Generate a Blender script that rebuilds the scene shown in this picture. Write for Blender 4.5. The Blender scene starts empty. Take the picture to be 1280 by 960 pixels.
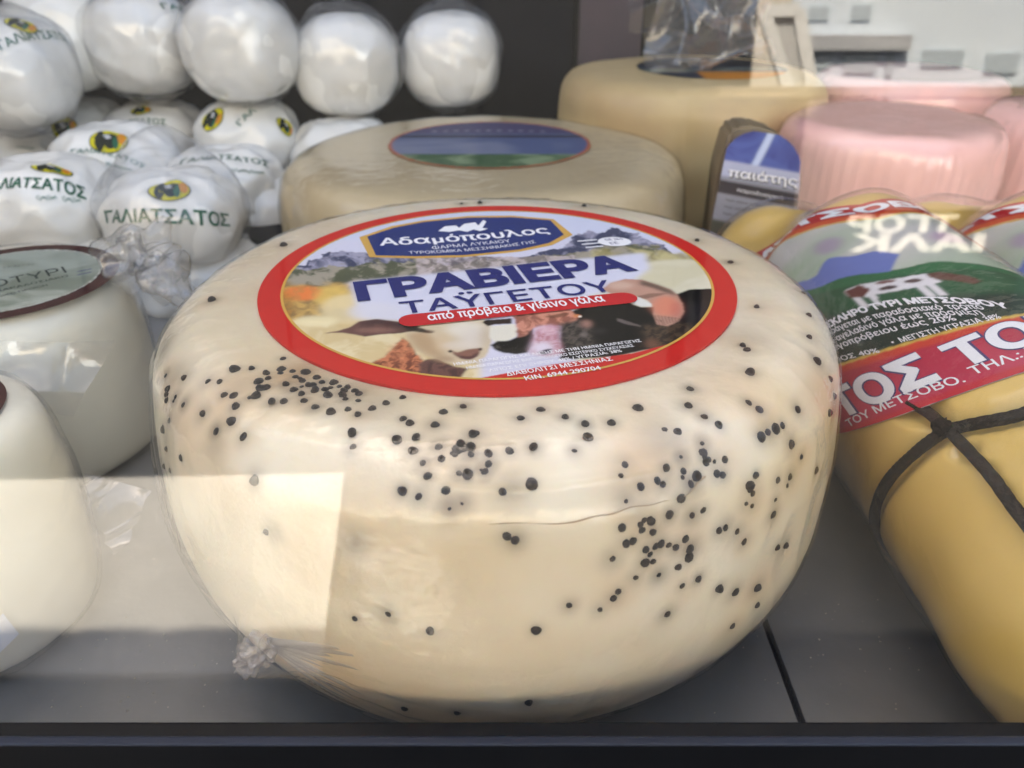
import bpy, bmesh, math, random
import numpy as np
from mathutils import Vector

random.seed(7)
rng = np.random.default_rng(7)
sc = bpy.context.scene
COL = sc.collection

# ------------------------------------------------------------------ camera
F_PX, PITCH, CAM_H = 967.0, math.radians(30.036), 0.2566
cam_d = bpy.data.cameras.new("camera")
cam = bpy.data.objects.new("camera", cam_d)
COL.objects.link(cam)
cam.location = (0, 0, CAM_H)
cam.rotation_euler = (math.pi / 2 - PITCH, 0, 0)
cam_d.sensor_width = 36.0
cam_d.lens = F_PX / 1280 * 36.0
cam_d.clip_start = 0.01
cam_d.clip_end = 500
cam_d.dof.use_dof = True
cam_d.dof.focus_distance = 0.27
cam_d.dof.aperture_fstop = 13.0
sc.camera = cam

# ------------------------------------------------------------------ sky, sun, exposure
SUN_EL, SUN_AZ = math.radians(50), math.radians(-14)      # sun stands behind the added wall
world = bpy.data.worlds.new("World")
sc.world = world
world.use_nodes = True
wn = world.node_tree
sky = wn.nodes.new("ShaderNodeTexSky")
sky.sky_type = 'NISHITA'
sky.sun_disc = False
sky.sun_elevation = SUN_EL
sky.sun_rotation = SUN_AZ
sky.air_density = 1.0
sky.dust_density = 4.0
sky.ozone_density = 1.0
wn.nodes["Background"].inputs["Strength"].default_value = 0.11
wn.links.new(sky.outputs[0], wn.nodes["Background"].inputs["Color"])
sun_d = bpy.data.lights.new("sun", 'SUN')
sun_d.energy = 5.0
sun_d.angle = math.radians(0.5)
sun_d.color = (1.0, 0.95, 0.87)
sun = bpy.data.objects.new("sun", sun_d)
COL.objects.link(sun)
sd = Vector((math.sin(SUN_AZ) * math.cos(SUN_EL), math.cos(SUN_AZ) * math.cos(SUN_EL), math.sin(SUN_EL)))
sun.rotation_euler = sd.to_track_quat('Z', 'Y').to_euler()
sun.location = (0, 3, 4)

vs = sc.view_settings
vs.view_transform = 'Standard'
vs.look = 'None'
vs.gamma = 1.0
vs.use_curve_mapping = False
vs.exposure = 2.45
vs.use_white_balance = True
vs.white_balance_temperature = 7500
vs.white_balance_tint = 8
sc.cycles.transparent_max_bounces = 24
sc.cycles.max_bounces = 6
sc.cycles.diffuse_bounces = 3
sc.cycles.glossy_bounces = 3
sc.cycles.use_adaptive_sampling = True
sc.cycles.adaptive_threshold = 0.025
sc.cycles.caustics_reflective = False
sc.cycles.caustics_refractive = False
sc.cycles.use_denoising = True

# ------------------------------------------------------------------ pixel rays
CP, SP = math.cos(PITCH), math.sin(PITCH)
CAM = np.array([0, 0, CAM_H])
def ray(u, v):
    return np.array([(u - 640) / F_PX, CP + (480 - v) / F_PX * SP, -SP + (480 - v) / F_PX * CP])
def atz(u, v, z):
    d = ray(u, v); return CAM + d * ((z - CAM_H) / d[2])
def aty(u, v, y):
    d = ray(u, v); return CAM + d * (y / d[1])
def project(P):
    P = np.asarray(P, float) - CAM
    z = P[..., 1] * CP - P[..., 2] * SP
    up = P[..., 1] * SP + P[..., 2] * CP
    return 640 + F_PX * P[..., 0] / z, 480 - F_PX * up / z

# ------------------------------------------------------------------ noise in numpy
def make_noise(seed, n=10, lo=1.0, hi=3.0):
    r = np.random.default_rng(seed)
    k = r.normal(size=(n, 3)); k /= np.linalg.norm(k, axis=1)[:, None]
    k *= r.uniform(lo, hi, size=(n, 1)); ph = r.uniform(0, 6.283, n); a = 1 / np.sqrt(n) * 1.4
    def f(P):
        P = np.asarray(P, float)
        return a * np.sin(P @ k.T + ph).sum(-1)
    return f

# ------------------------------------------------------------------ materials
def lin(c):
    c = np.asarray(c, float) / 255.0
    return np.where(c <= 0.04045, c / 12.92, ((c + 0.055) / 1.055) ** 2.4)
def rgba(c):
    return (float(c[0]), float(c[1]), float(c[2]), 1.0)
def mat(name, col, rough=0.5, sss=0.0, sss_r=(0.01, 0.006, 0.003), coat=0.0, coat_r=0.08, metal=0.0,
        var=None, var_scale=30.0, bump=0.0, bump_scale=80.0, attr=None, spec=0.5):
    m = bpy.data.materials.new(name); m.use_nodes = True
    nt = m.node_tree; b = nt.nodes["Principled BSDF"]; L = nt.links
    b.inputs["Base Color"].default_value = rgba(col)
    b.inputs["Roughness"].default_value = rough
    b.inputs["Metallic"].default_value = metal
    b.inputs["Specular IOR Level"].default_value = spec
    if sss:
        b.inputs["Subsurface Weight"].default_value = sss
        b.inputs["Subsurface Radius"].default_value = (1, 1, 1)
        b.inputs["Subsurface Radius"].default_value = tuple(x / sss_r[0] for x in sss_r)
        b.inputs["Subsurface Scale"].default_value = sss_r[0]
    b.inputs["Coat Weight"].default_value = coat
    b.inputs["Coat Roughness"].default_value = coat_r
    tc = nt.nodes.new("ShaderNodeTexCoord")
    src = None
    if attr:
        a = nt.nodes.new("ShaderNodeAttribute"); a.attribute_name = attr
        src = a.outputs["Color"]
    if var is not None:
        n = nt.nodes.new("ShaderNodeTexNoise"); n.inputs["Scale"].default_value = var_scale
        n.inputs["Detail"].default_value = 5
        L.new(tc.outputs["Object"], n.inputs["Vector"])
        cr = nt.nodes.new("ShaderNodeMapRange"); cr.inputs[1].default_value = 0.35; cr.inputs[2].default_value = 0.68
        L.new(n.outputs["Fac"], cr.inputs[0])
        mx = nt.nodes.new("ShaderNodeMix"); mx.data_type = 'RGBA'
        L.new(cr.outputs[0], mx.inputs[0])
        if src is not None:
            mx.blend_type = 'MULTIPLY'
            L.new(src, mx.inputs[6]); mx.inputs[7].default_value = rgba(var)
        else:
            mx.inputs[6].default_value = rgba(col); mx.inputs[7].default_value = rgba(var)
        src = mx.outputs[2]
    if src is not None:
        L.new(src, b.inputs["Base Color"])
    if bump:
        n2 = nt.nodes.new("ShaderNodeTexNoise"); n2.inputs["Scale"].default_value = bump_scale
        n2.inputs["Detail"].default_value = 4
        L.new(tc.outputs["Object"], n2.inputs["Vector"])
        bp = nt.nodes.new("ShaderNodeBump"); bp.inputs["Strength"].default_value = bump
        bp.inputs["Distance"].default_value = 0.002
        L.new(n2.outputs["Fac"], bp.inputs["Height"])
        L.new(bp.outputs[0], b.inputs["Normal"])
        L.new(bp.outputs[0], b.inputs["Coat Normal"])
    return m
def film_mat(name, f0=0.05, haze=0.05, rough=0.06, hz_col=(0.8, 0.8, 0.82), bump=0.0, bump_scale=60, fpow=4.0):
    """thin clear plastic or glass: transparent with Schlick reflection"""
    m = bpy.data.materials.new(name); m.use_nodes = True
    nt = m.node_tree; nt.nodes.clear(); L = nt.links
    out = nt.nodes.new("ShaderNodeOutputMaterial")
    tr = nt.nodes.new("ShaderNodeBsdfTransparent")
    gl = nt.nodes.new("ShaderNodeBsdfGlossy"); gl.inputs["Roughness"].default_value = rough
    lw = nt.nodes.new("ShaderNodeLayerWeight"); lw.inputs["Blend"].default_value = 0.5
    pw = nt.nodes.new("ShaderNodeMath"); pw.operation = 'POWER'; pw.inputs[1].default_value = fpow
    L.new(lw.outputs["Facing"], pw.inputs[0])
    mr = nt.nodes.new("ShaderNodeMapRange"); mr.inputs[3].default_value = f0; mr.inputs[4].default_value = 0.75
    L.new(pw.outputs[0], mr.inputs[0])
    mix = nt.nodes.new("ShaderNodeMixShader")
    L.new(mr.outputs[0], mix.inputs[0]); L.new(gl.outputs[0], mix.inputs[2])
    if haze > 0:
        df = nt.nodes.new("ShaderNodeBsdfDiffuse"); df.inputs[0].default_value = rgba(hz_col)
        tl = nt.nodes.new("ShaderNodeBsdfTranslucent"); tl.inputs[0].default_value = rgba(hz_col)
        m2 = nt.nodes.new("ShaderNodeMixShader"); m2.inputs[0].default_value = 0.5
        L.new(df.outputs[0], m2.inputs[1]); L.new(tl.outputs[0], m2.inputs[2])
        m3 = nt.nodes.new("ShaderNodeMixShader"); m3.inputs[0].default_value = haze
        L.new(tr.outputs[0], m3.inputs[1]); L.new(m2.outputs[0], m3.inputs[2])
        L.new(m3.outputs[0], mix.inputs[1])
    else:
        L.new(tr.outputs[0], mix.inputs[1])
    if bump:
        tc = nt.nodes.new("ShaderNodeTexCoord")
        n2 = nt.nodes.new("ShaderNodeTexNoise"); n2.inputs["Scale"].default_value = bump_scale
        n2.inputs["Detail"].default_value = 3
        L.new(tc.outputs["Object"], n2.inputs["Vector"])
        bp = nt.nodes.new("ShaderNodeBump"); bp.inputs["Strength"].default_value = bump
        bp.inputs["Distance"].default_value = 0.002
        L.new(n2.outputs["Fac"], bp.inputs["Height"]); L.new(bp.outputs[0], gl.inputs["Normal"])
    L.new(mix.outputs[0], out.inputs[0])
    return m

# ------------------------------------------------------------------ object helpers
def tag(o, label=None, cat=None, group=None, kind=None):
    if label: o["label"] = label
    if cat: o["category"] = cat
    if group: o["group"] = group
    if kind: o["kind"] = kind
    return o
def empty(name, loc, label, cat, group=None):
    o = bpy.data.objects.new(name, None); COL.objects.link(o)
    o.location = loc; o.empty_display_size = 0.02
    return tag(o, label, cat, group)
def mesh_obj(name, verts, faces, m, parent=None, smooth=True, color=None):
    me = bpy.data.meshes.new(name)
    me.from_pydata(np.asarray(verts, float).tolist(), [], faces if isinstance(faces, list) else faces.tolist())
    if smooth:
        me.polygons.foreach_set("use_smooth", [True] * len(me.polygons))
    if color is not None:
        ca = me.color_attributes.new("paint", 'FLOAT_COLOR', 'POINT')
        c4 = np.ones((len(verts), 4)); c4[:, :3] = color
        ca.data.foreach_set("color", c4.ravel())
    me.materials.append(m); me.update()
    o = bpy.data.objects.new(name, me); COL.objects.link(o)
    if parent is not None:
        o.parent = parent
        o.location = -Vector(parent_world(parent))
    return o
def parent_world(p):
    v = Vector((0, 0, 0))
    while p is not None:
        v += p.location; p = p.parent
    return v
def grid_faces(nu, nv, wrap=False):
    i = np.arange(nu if wrap else nu - 1)[:, None]; j = np.arange(nv - 1)[None, :]
    a = i * nv + j; b = ((i + 1) % nu) * nv + j
    return np.stack([a, b, b + 1, a + 1], -1).reshape(-1, 4)
def box(name, x0, x1, y0, y1, z0, z1, m, parent=None, bevel=0.0):
    bm = bmesh.new()
    bmesh.ops.create_cube(bm, size=1)
    for v in bm.verts:
        v.co = Vector(((x0 + x1) / 2 + v.co.x * (x1 - x0), (y0 + y1) / 2 + v.co.y * (y1 - y0), (z0 + z1) / 2 + v.co.z * (z1 - z0)))
    if bevel:
        bmesh.ops.bevel(bm, geom=list(bm.edges), offset=bevel, segments=3, affect='EDGES', profile=0.6)
    me = bpy.data.meshes.new(name); bm.to_mesh(me); bm.free(); me.materials.append(m)
    o = bpy.data.objects.new(name, me); COL.objects.link(o)
    if parent is not None:
        o.parent = parent; o.location = -parent_world(parent)
    return o
def smooth_profile(pts, n=160, sig=3.0):
    p = np.array(pts, float); s = np.r_[0, np.cumsum(np.linalg.norm(np.diff(p, axis=0), axis=1))]
    t = np.linspace(0, s[-1], n); q = np.stack([np.interp(t, s, p[:, k]) for k in (0, 1)], -1)
    w = np.exp(-0.5 * (np.arange(-8, 9) / sig) ** 2); w /= w.sum()
    qq = np.pad(q, ((8, 8), (0, 0)), mode='edge')
    out = np.stack([np.convolve(qq[:, k], w, mode='valid') for k in (0, 1)], -1)
    out[0] = q[0]; out[-1] = q[-1]; out[0, 0] = max(out[0, 0], 1e-4); out[-1, 0] = max(out[-1, 0], 1e-4)
    return out
def revolve(prof, nth=128):
    th = np.linspace(0, 2 * np.pi, nth, endpoint=False)
    P = np.stack([prof[None, :, 0] * np.cos(th)[:, None], prof[None, :, 0] * np.sin(th)[:, None],
                  np.repeat(prof[None, :, 1], nth, 0)], -1)
    return P.reshape(-1, 3), grid_faces(nth, len(prof), wrap=True)
def tube(name, pts, r, m, parent=None, ns=8, twist=0.0, flat=1.0):
    pts = np.asarray(pts, float); n = len(pts)
    T = np.gradient(pts, axis=0); T /= np.linalg.norm(T, axis=1)[:, None] + 1e-12
    ref = np.array([0.13, 0.2, 0.97]); V = []
    rr = np.full(n, r) if np.isscalar(r) else np.asarray(r)
    for i in range(n):
        a = np.cross(T[i], ref); a /= np.linalg.norm(a); b = np.cross(T[i], a)
        for k in range(ns):
            t = 2 * np.pi * k / ns + twist * i
            rad = rr[i] * (1 + (0.30 * np.cos(3 * t) if twist else 0))
            V.append(pts[i] + rad * (np.cos(t) * a + flat * np.sin(t) * b))
    F = []
    for i in range(n - 1):
        for k in range(ns):
            F.append([i * ns + k, i * ns + (k + 1) % ns, (i + 1) * ns + (k + 1) % ns, (i + 1) * ns + k])
    F.append(list(range(ns))[::-1]); F.append(list(range((n - 1) * ns, n * ns)))
    return mesh_obj(name, V, F, m, parent)
def resample(pts, n):
    p = np.asarray(pts, float); s = np.r_[0, np.cumsum(np.linalg.norm(np.diff(p, axis=0), axis=1))]
    t = np.linspace(0, s[-1], n); q = np.stack([np.interp(t, s, p[:, k]) for k in range(p.shape[1])], -1)
    for _ in range(3):
        q[1:-1] = (q[:-2] + 2 * q[1:-1] + q[2:]) / 4
    return q

# ------------------------------------------------------------------ lettering
def fill_nonzero(loops):
    """trapezoids covering the non-zero winding area of closed outlines"""
    A = np.concatenate(loops); B = np.concatenate([np.roll(l, -1, 0) for l in loops])
    k = np.abs(A[:, 1] - B[:, 1]) > 1e-9; A, B = A[k], B[k]
    d = B - A; ys = list(A[:, 1]) + list(B[:, 1])
    den = d[:, None, 0] * d[None, :, 1] - d[:, None, 1] * d[None, :, 0]
    w = A[None, :] - A[:, None]
    with np.errstate(divide='ignore', invalid='ignore'):
        t = (w[..., 0] * d[None, :, 1] - w[..., 1] * d[None, :, 0]) / den
        u = (w[..., 0] * d[:, None, 1] - w[..., 1] * d[:, None, 0]) / den
    ii, jj = np.where((np.abs(den) > 1e-12) & (t > 1e-6) & (t < 1 - 1e-6) & (u > 1e-6) & (u < 1 - 1e-6))
    ys += list(A[ii, 1] + t[ii, jj] * d[ii, 1])
    ys = np.unique(np.round(ys, 5)); V, Fc = [], []
    lo, hi = np.minimum(A[:, 1], B[:, 1]), np.maximum(A[:, 1], B[:, 1])
    for y0, y1 in zip(ys[:-1], ys[1:]):
        if y1 - y0 < 1e-4: continue
        m_ = (lo <= y0 + 2e-5) & (hi >= y1 - 2e-5)
        if not m_.any(): continue
        a, dd = A[m_], d[m_]; sg = np.sign(dd[:, 1])
        xa = a[:, 0] + (y0 - a[:, 1]) / dd[:, 1] * dd[:, 0]; xb = a[:, 0] + (y1 - a[:, 1]) / dd[:, 1] * dd[:, 0]
        o = np.argsort(xa + xb); wn_ = 0
        for e in range(len(o)):
            prev = wn_; wn_ += sg[o[e]]
            if prev == 0 and wn_ != 0: st = o[e]
            elif prev != 0 and wn_ == 0:
                n0 = len(V); V += [(xa[st], y0), (xa[o[e]], y0), (xb[o[e]], y1), (xb[st], y1)]; Fc.append([n0, n0 + 1, n0 + 2, n0 + 3])
    return V, Fc
def glyphs(body, bold=0.0, cut=0.0):
    """flat mesh of a line of text, x 0..1 wide, y in cap heights"""
    cu = bpy.data.curves.new("t", 'FONT'); cu.body = body; cu.resolution_u = 3; cu.fill_mode = 'NONE'
    o = bpy.data.objects.new("t", cu); COL.objects.link(o)
    dg = bpy.context.evaluated_depsgraph_get(); dg.update()
    oe = o.evaluated_get(dg); me = oe.to_mesh()
    P = np.array([v.co[:2] for v in me.vertices]); nxt = {e.vertices[0]: e.vertices[1] for e in me.edges}
    fix = [e.vertices[:] for e in me.edges]
    oe.to_mesh_clear(); bpy.data.objects.remove(o); bpy.data.curves.remove(cu)
    # outlines are runs of consecutive vertices; the closing edge may be stored reversed
    nb_ = {}
    for a, b in fix: nb_.setdefault(a, []).append(b); nb_.setdefault(b, []).append(a)
    seen, loops = set(), []
    for a in range(len(P)):
        if a in seen or a not in nb_: continue
        lp = [a]; seen.add(a); cur = a
        while True:
            c = [q for q in sorted(nb_[cur]) if q not in seen]
            if not c: break
            cur = c[0]; lp.append(cur); seen.add(cur)
        if len(lp) > 2: loops.append(P[lp])
    loops.sort(key=lambda l: l[:, 0].min()); groups = []
    for l in loops:
        if groups and l[:, 0].min() < groups[-1][1]: groups[-1][0].append(l); groups[-1][1] = max(groups[-1][1], l[:, 0].max())
        else: groups.append([[l], l[:, 0].max()])
    if bold:
        area = lambda l: 0.5 * np.sum(l[:, 0] * np.roll(l[:, 1], -1) - np.roll(l[:, 0], -1) * l[:, 1])
        for g_ in groups:
            ars = [area(l) for l in g_[0]]; sg_ = -np.sign(ars[int(np.argmax(np.abs(ars)))]); out = []
            for l in g_[0]:
                t1 = l - np.roll(l, 1, 0); t2 = np.roll(l, -1, 0) - l
                t1 = t1 / (np.linalg.norm(t1, axis=1)[:, None] + 1e-9); t2 = t2 / (np.linalg.norm(t2, axis=1)[:, None] + 1e-9)
                n1 = np.c_[-t1[:, 1], t1[:, 0]]; n2 = np.c_[-t2[:, 1], t2[:, 0]]; n = n1 + n2
                n = n / np.maximum((n * n1).sum(1), 0.55)[:, None]; out.append(l + n * bold * sg_)
            g_[0] = out
    V, Fc = [], []
    for g_, _ in groups:
        v_, f_ = fill_nonzero(g_); Fc += [[k + len(V) for k in f] for f in f_]; V += v_
    V = np.array(V); V[:, 0] = (V[:, 0] - V[:, 0].min()) / (V[:, 0].max() - V[:, 0].min()); V[:, 1] /= 0.728
    if cut:                               # split long pieces so that they bend with the surface
        V2, F2 = [], []
        for f in Fc:
            q = V[f]; w = max(q[1, 0] - q[0, 0], q[2, 0] - q[3, 0]); nx = max(1, int(math.ceil(w / cut))); ny = max(1, int(math.ceil((q[3, 1] - q[0, 1]) / 0.34)))
            for ix in range(nx):
                for iy in range(ny):
                    n0 = len(V2)
                    for a, b in ((ix / nx, iy / ny), ((ix + 1) / nx, iy / ny), ((ix + 1) / nx, (iy + 1) / ny), (ix / nx, (iy + 1) / ny)):
                        V2.append((q[0] * (1 - a) + q[1] * a) * (1 - b) + (q[3] * (1 - a) + q[2] * a) * b)
                    F2.append([n0, n0 + 1, n0 + 2, n0 + 3])
        V, Fc = np.array(V2), F2
    return V, Fc
def place_text(name, body, L, R, cap, surf, m, parent, bold=0.0, cut=0.0, arc=0.0, off=0.0):
    """surf((a,b)) -> 3-D; L,R baseline ends and cap height in surface units"""
    V, Fc = glyphs(body, bold, cut)
    L = np.array(L, float); R = np.array(R, float); e = R - L
    el = np.linalg.norm(e); n = np.array([-e[1], e[0]]) / el
    ab = L + V[:, :1] * e + V[:, 1:] * cap * n
    if callable(arc): ab = ab + np.outer(arc(V[:, 0]), n)
    elif arc: ab = ab + n * arc * (1 - (V[:, :1] * 2 - 1) ** 2)
    return mesh_obj(name, surf(ab, off), Fc, m, parent, smooth=False)
def in_poly(x, y, poly):
    poly = np.asarray(poly, float); inside = np.zeros(x.shape, bool); j = len(poly) - 1
    for i in range(len(poly)):
        xi, yi = poly[i]; xj, yj = poly[j]
        c = ((yi > y) != (yj > y)) & (x < (xj - xi) * (y - yi) / (yj - yi + 1e-12) + xi)
        inside ^= c; j = i
    return inside
def blur(a, k=1):
    for _ in range(k):
        b = np.pad(a, 1, mode='edge')
        a = (b[:-2, 1:-1] + b[2:, 1:-1] + b[1:-1, :-2] + b[1:-1, 2:] + 2 * b[1:-1, 1:-1]) / 6
    return a
def fbm(seed, ts, X, Y):
    P = np.stack([X, Y, 0 * X], -1); wx = make_noise(seed + 1, 14, ts * 0.4, ts)(P); wy = make_noise(seed + 2, 14, ts * 0.4, ts)(P)
    P = P + np.stack([wx, wy, 0 * X], -1) * (0.9 / ts); out = 0
    for o in range(4):
        out = out + 0.62 ** o * make_noise(seed + 11 * o, 16, ts * 0.35 * 2 ** o, ts * 0.8 * 2 ** o)(P)
    return out * 0.8
class Paint:
    """flat print: colours of a grid of points, laid out in reading coordinates"""
    def __init__(s, U, V, base):
        s.U, s.V = U, V; s.C = np.tile(lin(base), U.shape + (1,)).astype(float)
    def fill(s, mask, col, soft=1, op=1.0, tex=0.0, ts=0.1, seed=1, col2=None):
        k = blur(mask.astype(float), soft if soft < 5 else soft * 4) * op
        c = np.tile(lin(col), s.U.shape + (1,))
        if tex or col2 is not None:
            n = fbm(seed, ts, s.U, s.V * 1.6)
            if col2 is not None:
                w = np.clip(0.5 + 0.55 * n, 0, 1)[..., None]; c = c * (1 - w) + lin(col2) * w
            c = c * np.clip(1 + tex * n, 0.1, 2)[..., None]
        s.C = s.C * (1 - k[..., None]) + c * k[..., None]
    def poly(s, pts, col, warp=0.0, **kw):
        if warp:
            if not hasattr(s, 'wx'): s.wx, s.wy = fbm(77, 0.16, s.U, s.V * 1.6), fbm(88, 0.16, s.U, s.V * 1.6)
            s.fill(in_poly(s.U + warp * s.wx, s.V + 0.6 * warp * s.wy, pts), col, **kw)
        else: s.fill(in_poly(s.U, s.V, pts), col, **kw)
    def ell(s, cx, cy, rx, ry, col, **kw):
        s.fill(((s.U - cx) / rx) ** 2 + ((s.V - cy) / ry) ** 2 < 1, col, **kw)

# ------------------------------------------------------------------ shared materials
M = {}
M['steel'] = mat("brushed_grey_tray", (0.24, 0.232, 0.22), rough=0.42, metal=0.0, var=(0.18, 0.174, 0.165), var_scale=14, bump=0.10, bump_scale=160, spec=0.6)
M['groove'] = mat("dark_rubber", (0.012, 0.012, 0.013), rough=0.6)
M['frame'] = mat("black_frame", (0.003, 0.0033, 0.0045), rough=0.35, var=(0.005, 0.0055, 0.007), var_scale=30, spec=0.15)
M['edge_glint'] = mat("frame_glint", (0.030, 0.038, 0.062), rough=0.45, var=(0.018, 0.022, 0.036), var_scale=9, spec=0.2)
M['back'] = mat("dark_back_panel", (0.005, 0.006, 0.011), rough=0.6, var=(0.008, 0.009, 0.014), var_scale=8, spec=0.1)
M['glass'] = film_mat("case_glass", f0=0.060, haze=0.0, rough=0.004, fpow=5.0)
M['film'] = film_mat("wrap_film", f0=0.036, haze=0.006, rough=0.06, bump=0.5, bump_scale=110)
M['bagfilm'] = film_mat("bag_film", f0=0.07, haze=0.09, rough=0.14, bump=0.4, bump_scale=90)
M['crinkle'] = film_mat("crinkled_film", f0=0.10, haze=0.11, rough=0.10, bump=0.3, bump_scale=120)
M['pepper'] = mat("peppercorn", (0.018, 0.014, 0.014), rough=0.45, var=(0.035, 0.026, 0.022), var_scale=500, bump=0.6, bump_scale=900, coat=0.5, coat_r=0.2)
M['pepper_brown'] = mat("peppercorn_brown", (0.050, 0.030, 0.022), rough=0.5, var=(0.02, 0.014, 0.012), var_scale=500, bump=0.6, bump_scale=900, coat=0.4, coat_r=0.25)
M['cream'] = mat("cream_cheese_rind", (0.88, 0.84, 0.70), rough=0.42, coat=0.5, coat_r=0.16, var=(0.84, 0.77, 0.60), var_scale=18, bump=0.12, bump_scale=60)
M['white_bag'] = mat("white_printed_bag", (0.87, 0.86, 0.83), rough=0.32, coat=0.7, coat_r=0.12, var=(0.83, 0.81, 0.76), var_scale=16, bump=0.7, bump_scale=30)
M['white_ball'] = mat("white_fresh_cheese", (0.86, 0.845, 0.805), rough=0.38, coat=0.8, coat_r=0.10, var=(0.82, 0.795, 0.73), var_scale=20, bump=0.6, bump_scale=26)
M['tan'] = mat("tan_rind", (0.66, 0.50, 0.25), rough=0.5, coat=0.25, coat_r=0.25, var=(0.52, 0.37, 0.19), var_scale=12, bump=0.2, bump_scale=45)
M['beige'] = mat("beige_rind", (0.60, 0.48, 0.29), rough=0.5, coat=0.3, coat_r=0.22, var=(0.52, 0.40, 0.23), var_scale=11, bump=0.2, bump_scale=45)
M['smoked'] = mat("smoked_rind", (0.82, 0.56, 0.17), rough=0.34, coat=0.7, coat_r=0.14, var=(0.62, 0.38, 0.08), var_scale=9, bump=0.15, bump_scale=40)
M['string'] = mat("dark_twine", (0.008, 0.005, 0.004), rough=0.7, var=(0.015, 0.009, 0.007), var_scale=300, bump=0.6, bump_scale=700, spec=0.1)
M['pink'] = mat("pink_wrapped_loaf", (0.90, 0.52, 0.50), rough=0.4, coat=0.7, coat_r=0.15, var=(0.84, 0.43, 0.41), var_scale=16, bump=0.3, bump_scale=40)
M['pack'] = mat("olive_rind", (0.20, 0.155, 0.085), rough=0.5, var=(0.12, 0.09, 0.05), var_scale=25, bump=0.2, bump_scale=60)
M['print'] = mat("printed_paper", (0.8, 0.8, 0.8), rough=0.5, attr="paint", spec=0.14)
def ink(name, c, rough=0.34): return mat(name, lin(c), rough=0.5, spec=0.14)
M['red'] = ink("red_print", (196, 40, 36)); M['gold'] = ink("gold_print", (205, 160, 80)); M['navy'] = ink("navy_print", (28, 36, 104))
M['deepblue'] = ink("emblem_blue", (26, 46, 108)); M['white'] = ink("white_print", (236, 236, 240)); M['red2'] = ink("banner_red", (190, 32, 40))
M['green'] = ink("green_print", (24, 92, 70)); M['green2'] = ink("dull_green_print", (92, 132, 122)); M['yellow'] = ink("yellow_print", (216, 205, 30)); M['dark'] = ink("dark_print", (26, 34, 26))
M['brown'] = ink("brown_print", (62, 30, 30)); M['ink_grey'] = ink("grey_green_print", (38, 48, 44)); M['white_outline'] = ink("navy_outline_print", (70, 62, 112))
M['orange'] = ink("orange_print", (216, 140, 40))

# ================================================================== SETTING
GZ = -0.90
asphalt = mat("asphalt", (0.014, 0.014, 0.015), rough=0.95, var=(0.020, 0.020, 0.021), var_scale=6, bump=0.3, bump_scale=150)
road = mesh_obj("road", [(-200, -200, GZ), (200, -200, GZ), (200, 200, GZ), (-200, 200, GZ)], [[0, 1, 2, 3]], asphalt, smooth=False)
tag(road, kind="structure")

# shelf: grey tray panels with a dark joint between them
shelf = box("shelf", -0.75, 0.75, 0.150, 0.955, -0.03, -0.004, M['groove']); tag(shelf, kind="structure")
xs = [-0.748, -0.310, 0.1095, 0.529, 0.748]
for i in range(4):
    box("tray_panel", xs[i] + 0.0014, xs[i + 1] - 0.0014, 0.1505, 0.954, -0.004, 0.0, M['steel'], shelf, bevel=0.0006)

case = empty("display_case", (0, 0.5, GZ), "black display case with front glass and dark back panel around the cheeses", "display case")
box("base_cabinet", -0.76, 0.76, 0.1515, 0.962, GZ, -0.031, M['frame'], case, bevel=0.004)
box("back_panel", -0.76, 0.76, 0.956, 0.975, -0.03, 0.62, M['back'], case, bevel=0.002)
fr = box("front_rail", -0.76, 0.76, 0.1405, 0.1480, GZ + 0.3, 0.0560, M['frame'], case, bevel=0.0010)
box("rail_glint", -0.76, 0.76, 0.1394, 0.1424, 0.0560, 0.0573, M['edge_glint'], fr, bevel=0.0008)  # bluish strip paints the highlight along the rail's edge
box("rail_bounce", -0.748, 0.748, 0.1482, 0.1494, 0.0006, 0.0490, mat("pale_bounce", (0.62, 0.60, 0.56), rough=0.5, var=(0.55, 0.53, 0.50), var_scale=12), fr)  # added pale strip, bounces light onto the wheel's base
for sx in (-1, 1):
    x = 0.755 * sx
    box("corner_post", x - 0.006, x + 0.006, 0.1485, 0.9555, -0.03, 0.62, M['back'], case, bevel=0.002)
PT = math.radians(5.0)                         # pane leans back a little
PB = np.array([0, 0.1310, -0.02]); pdir = np.array([0, math.sin(PT), math.cos(PT)]); pn = np.array([0, -math.cos(PT), math.sin(PT)])
th_g = 0.004; pl = 0.66
gv = []
for dn in (0, -th_g):
    for x, s in ((-0.75, 0), (0.75, 0), (0.75, pl), (-0.75, pl)):
        gv.append(PB + np.array([x, 0, 0]) + pdir * s + pn * dn)
mesh_obj("glass_pane", gv, [[0, 1, 2, 3], [7, 6, 5, 4], [0, 4, 5, 1], [1, 5, 6, 2], [2, 6, 7, 3], [3, 7, 4, 0]], M['glass'], case, smooth=False)

def mirror_hit(u, v, y=None, z=None):
    """where the pane's reflection seen at a pixel lands in the street"""
    d = ray(u, v); t = ((PB - CAM) @ pn) / (d @ pn); P = CAM + d * t
    r = d - 2 * (d @ pn) * pn
    k = (z - P[2]) / r[2] if z is not None else (y - P[1]) / r[1]
    return P + r * k

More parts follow.
